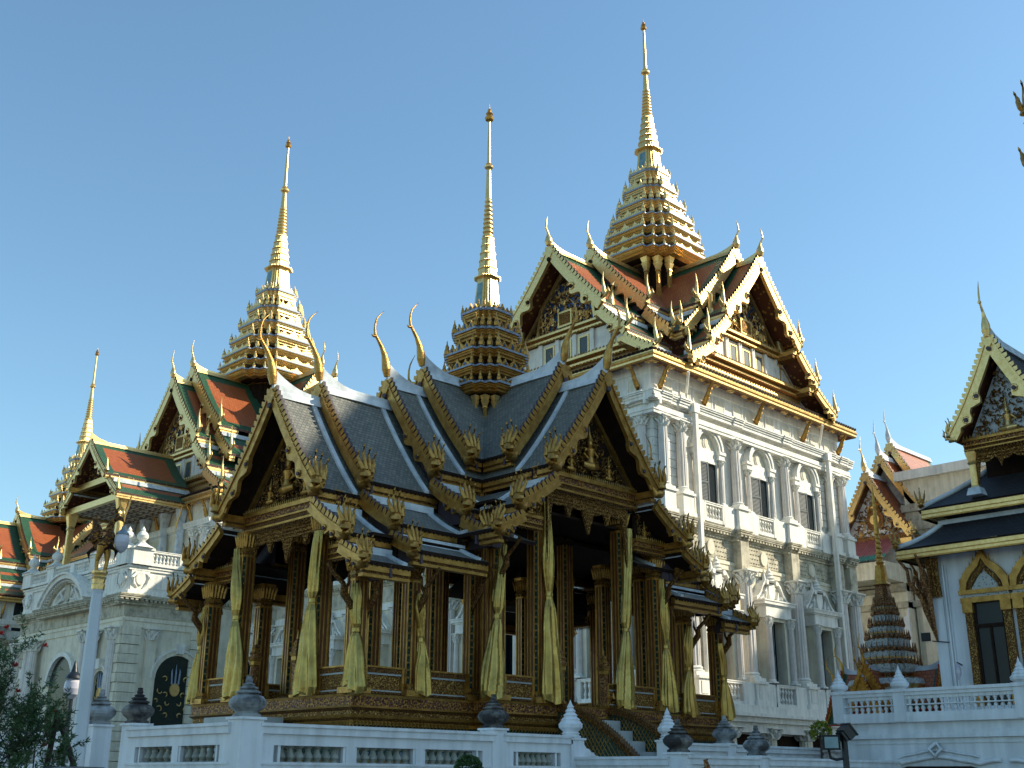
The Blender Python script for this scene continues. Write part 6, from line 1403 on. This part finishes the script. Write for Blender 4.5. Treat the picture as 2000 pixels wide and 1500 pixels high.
# ---------------------------------------------------------------- floodlight
fl = thing('floodlight', (13.80, 7.80, 0), 'black twin-headed floodlight on a dark steel post in front of the terrace', 'floodlight')
m = MB('blackmetal'); m.tube([(0, 0, 0), (0, 0, 1.75), (0, 0, 2.22)], [.045, .042, .04], 8); m.tube([D_(0, 0, 1.96), D_(-.12, 0, 1.94), D_(-.19, 0, 1.96), D_(-.22, -.02, 2.08)], .02, 6); m.build('lamp_post', fl)
def head(dx, z, a, tilt):
    h = MB('blackmetal', 'lens'); h.box(-.12, .12, -.09, .05, -.10, .10, 0); h.box(-.135, .135, -.115, -.09, -.115, .115, 0); h.box(-.105, .105, -.12, -.114, -.085, .085, 1)
    for k in range(5): h.box(-.1+k*.045, -.085+k*.045, .05, .10, -.08, .08, 0)
    o = h.build('lamp_head', fl); p = D_(dx, 0, z+.1); o.matrix_local = MX.Translation(p) @ MX.Rotation(a, 4, 'Z') @ MX.Rotation(tilt, 4, 'X') @ MX.Scale(.8, 4)
head(-.17, 2.06, rad(-58), rad(8)); head(.02, 2.16, rad(60), rad(-38))
# ---------------------------------------------------------------- flowering shrub with stakes
sb = thing('flowering_shrub', (3.25, 8.35, 0), 'feathery green shrub with red flowers in the lower left corner', 'shrub')
rnd = random.Random(21); lf = MB('leaf', 'leaf2'); st_ = MB('bark'); fl_ = []
def leaf(p, d, l, w, m=0):
    d = d.normalized(); s = d.cross(V((rnd.uniform(-1, 1), rnd.uniform(-1, 1), rnd.uniform(.2, 1)))).normalized()*w
    lf.add([tuple(p), tuple(p+d*l*.45+s), tuple(p+d*l), tuple(p+d*l*.45-s)], [(0, 1, 2, 3)], m)
def twig(p, d, L, r, depth):
    n = 6; pts = [p]; dd = d.normalized()
    for i in range(n):
        dd = (dd+V((rnd.gauss(0, .16), rnd.gauss(0, .16), rnd.gauss(.03, .12)))).normalized(); pts.append(pts[-1]+dd*(L/n))
        if depth and i > 0 and rnd.random() < .9:
            twig(pts[-1], dd+V((rnd.gauss(0, .7), rnd.gauss(0, .7), rnd.gauss(.15, .4))), L*rnd.uniform(.42, .66), r*.55, depth-1)
        if depth <= 1:
            for k in range(8 if depth == 0 else 4):
                q = pts[-2].lerp(pts[-1], rnd.random()); leaf(q, dd*.5+V((rnd.gauss(0, .7), rnd.gauss(0, .7), rnd.gauss(.1, .5))), rnd.uniform(.022, .05), rnd.uniform(.0028, .005), 0)
    st_.tube([tuple(x) for x in pts], [r*(1-.8*i/n) for i in range(n+1)], 4, smooth=False)
    if depth == 0 and rnd.random() < .05: fl_.append(pts[-1])
B0 = V((0, 0, 1.35))
for k in range(25):
    a = rnd.uniform(0, 2*pi); s = V((cos(a)*rnd.uniform(.1, .8), sin(a)*rnd.uniform(.1, .8), rnd.uniform(.5, 1.0)))
    twig(B0+V((rnd.gauss(0, .15), rnd.gauss(0, .15), rnd.uniform(-.1, .5))), s, rnd.uniform(.38, .66), .006, 2)
lf.build('foliage', sb); st_.tube([(0, 0, 0), (.03, 0, .5), (0, 0, 1.1)], [.06, .05, .04], 7); st_.build('branches', sb)
def flower(loc):
    f = MB('petal')
    for k in range(16):
        a, e = k*2.4, rnd.uniform(-.2, 1.3); d = V((cos(a)*cos(e), sin(a)*cos(e), sin(e))); s = d.cross(V((0, 0, 1))).normalized()*.014
        f.add([(0, 0, 0), tuple(d*.018+s*.6), tuple(d*.03+V((0, 0, .004))), tuple(d*.018-s*.6)], [(0, 1, 2, 3)])
    f.build('flower', sb, MX.Translation(loc))
def pix(px, py, d): 
    v = V(((px-1000)/CAM_F,)*3); r_ = fw+rr*((px-1000)/CAM_F)-uu*((py-750)/CAM_F); return V((0, 0, 1.7))+r_*d
for i, (px, py, d) in enumerate([(13, 1228, 8.1), (30, 1302, 7.9), (88, 1263, 8.3), (2, 1240, 8.0), (107, 1393, 8.0), (127, 1436, 8.2), (88, 1433, 8.2), (28, 1300, 7.85), (86, 1458, 8.1), (35, 1352, 8.0)]):
    flower(pix(px, py, d)-V(sb.location))
for (a, b) in ((pix(113, 1388, 8.1), pix(78, 1560, 8.2)), (pix(112, 1392, 8.15), pix(158, 1540, 8.3))):
    m = MB('bark'); d = (b-a); e = a+d*((a.z-0)/(a.z-b.z)); m.tube([tuple(a-V(sb.location)), tuple(e-V(sb.location))], .021, 7); m.build('stake', sb)
m = MB('stone'); 
jr = thing('stone_jar', (3.55, 7.6, 0), 'rounded dark stone lid below the shrub at the bottom left', 'stone jar')
m.lathe([(.30, 0), (.36, .5), (.40, 1.2), (.42, 1.62), (.36, 1.70), (.18, 1.755), (.02, 1.76)], 18); m.build('jar_body', jr)
# clipped bush peeping over the lower edge, small gilt ornament and potted plant
def ball(name, c, R, n, label, cat, mats=('leaf', 'leaf2'), sc=.05):
    t = thing(name, (c[0], c[1], 0), label, cat); m = MB(*mats); rr_ = random.Random(5)
    for k in range(n):
        a, e = rr_.uniform(0, 2*pi), math.asin(rr_.uniform(-.6, 1)); d = V((cos(a)*cos(e), sin(a)*cos(e), sin(e))); q = rr_.uniform(.82, 1.06)
        p = d*R*q+V((0, 0, c[2])); s = d.cross(V((rr_.gauss(0, 1), rr_.gauss(0, 1), rr_.gauss(0, 1)))).normalized()*sc*.5; u_ = (d+V((rr_.gauss(0, .5), rr_.gauss(0, .5), rr_.gauss(0, .5)))).normalized()*sc
        m.add([tuple(p), tuple(p+u_*.5+s), tuple(p+u_), tuple(p+u_*.5-s)], [(0, 1, 2, 3)], 1 if (len(mats) > 1 and rr_.random() < .12) else 0)
    m.build('foliage', t); s_ = MB('bark'); s_.tube([(0, 0, 0), (0, 0, c[2])], .04, 6); s_.lathe([(R*.5, c[2]-R*.6), (R*.78, c[2]), (R*.5, c[2]+R*.6)], 8) if 0 else None; s_.build('stem', t); return t
p = pix(915, 1503, 14.6); ball('clipped_bush', p, .16, 1500, 'small dark green clipped bush cut off by the lower edge of the picture', 'bush', ('leaf',), .035)
p = pix(1603, 1432, 26); ball('potted_plant', (p.x, p.y, p.z+.02), .2, 260, 'yellow-green potted plant beside the corner of the high terrace, behind the floodlight', 'potted plant', ('leaf2', 'leaf'), .09)
pp = thing('shrine_post', (p.x+.2, p.y-.1, 0), 'little ringed grey-white spire post below the yellow-green plant', 'post'); m = MB('pot'); m.lathe([(.24, 0), (.24, p.z-.5), (.2, p.z-.45), (.25, p.z-.4), (.14, p.z-.28), (.17, p.z-.25), (.08, p.z-.12), (.1, p.z-.1), (.01, p.z+.08)], 10); m.build('ringed_post', pp)
p = pix(1370, 1512, 15.5); gt = thing('gilt_finial', (p.x, p.y, 0), 'orange gilt curved tip sticking up at the bottom edge before the low wall', 'finial'); m = MB('redgold'); m.tube([(-.12, .1, p.z-.1), (0, 0, p.z), (.07, -.06, p.z+.08), (.05, -.04, p.z+.18), (.08, -.07, p.z+.2)], [.07, .08, .05, .03, .005], 6); m.tube([(-.12, .1, 0), (-.12, .1, p.z-.08)], .05, 6); m.build('finial_body', gt)
# ---------------------------------------------------------------- the tall throne halls out of frame on the right, whose roofs shade the court
def bighall(name, x0, x1, y0, y1, ze, zr, label):
    t = thing(name, ((x0+x1)/2, (y0+y1)/2, 0), label, 'throne hall'); w2, l2 = (x1-x0)/2, (y1-y0)/2
    m = MB('wall'); m.box(-w2+1, w2-1, -l2+1, l2-1, 0, ze); m.build('wall', t)
    G = T3(0, 0, 0, pi/2)
    for side in (1, -1):
        for pr, e in ((prof(0, zr, w2*.94, ze+3.0, .5, 10), .6), (prof(w2*.92, ze+2.3, w2, ze+.4, .05, 3), .6)):
            slope(pr, -l2-e, l2+e, .2, ('orange', 'green', 'soffit'), side, border=1.1).build('roof_slope', t, G)
            for s in (1, -1):
                barge(pr, side, .5, .25, .35, .45, ('gold', 'mauve')).build('bargeboard', t, G @ T3(s*(l2+e), 0, 0, 0 if s > 0 else 0))
                naga(1.45, ('oldgold',), 4).build('naga_finial', t, G @ MX.Translation((s*(l2+e), side*(pr[-1][0]-.2), pr[-1][1])) @ MX.Diagonal((1, side, 1, 1)))
    ridgecap(-l2, l2, zr, .3, .3, (.3, 2), ('ridge',)).build('ridge_cap', t, G)
    for s in (1, -1):
        chofa_spike(2.6).build('horn_finial', t, G @ T3(s*l2, 0, zr+.4, 0 if s > 0 else pi)); m = MB('goldcarve'); m.poly([(-w2+.8, ze), (w2-.8, ze), (0, zr-.6)], (s*(l2-1.2), 0, 0), (0, 1, 0), (0, 0, 1), (-.2, 0, 0)); m.build('pediment', t, G)
    return t
bighall('throne_hall', 39.7, 54.7, -22, 12.0, 22.2, 37, 'throne hall with only two dark gold finial tips showing at the upper right edge')
bighall('far_throne_hall', 82, 98, -16, 7, 28, 44.3, 'distant throne hall hidden behind the white hall at the right edge')
bighall('throne_hall', 38, 56, -52, -24, 26, 45, 'unseen tall hall added far to the right so its roof shades the lamp post')  # extra unseen hall, added so its shadow reaches the street lamp
mb = MB('paving'); mb.add([(-400, -400, 0), (900, -400, 0), (900, 900, 0), (-400, 900, 0)], [(0, 1, 2, 3)]); tag(mb.build('ground'), kind='structure')
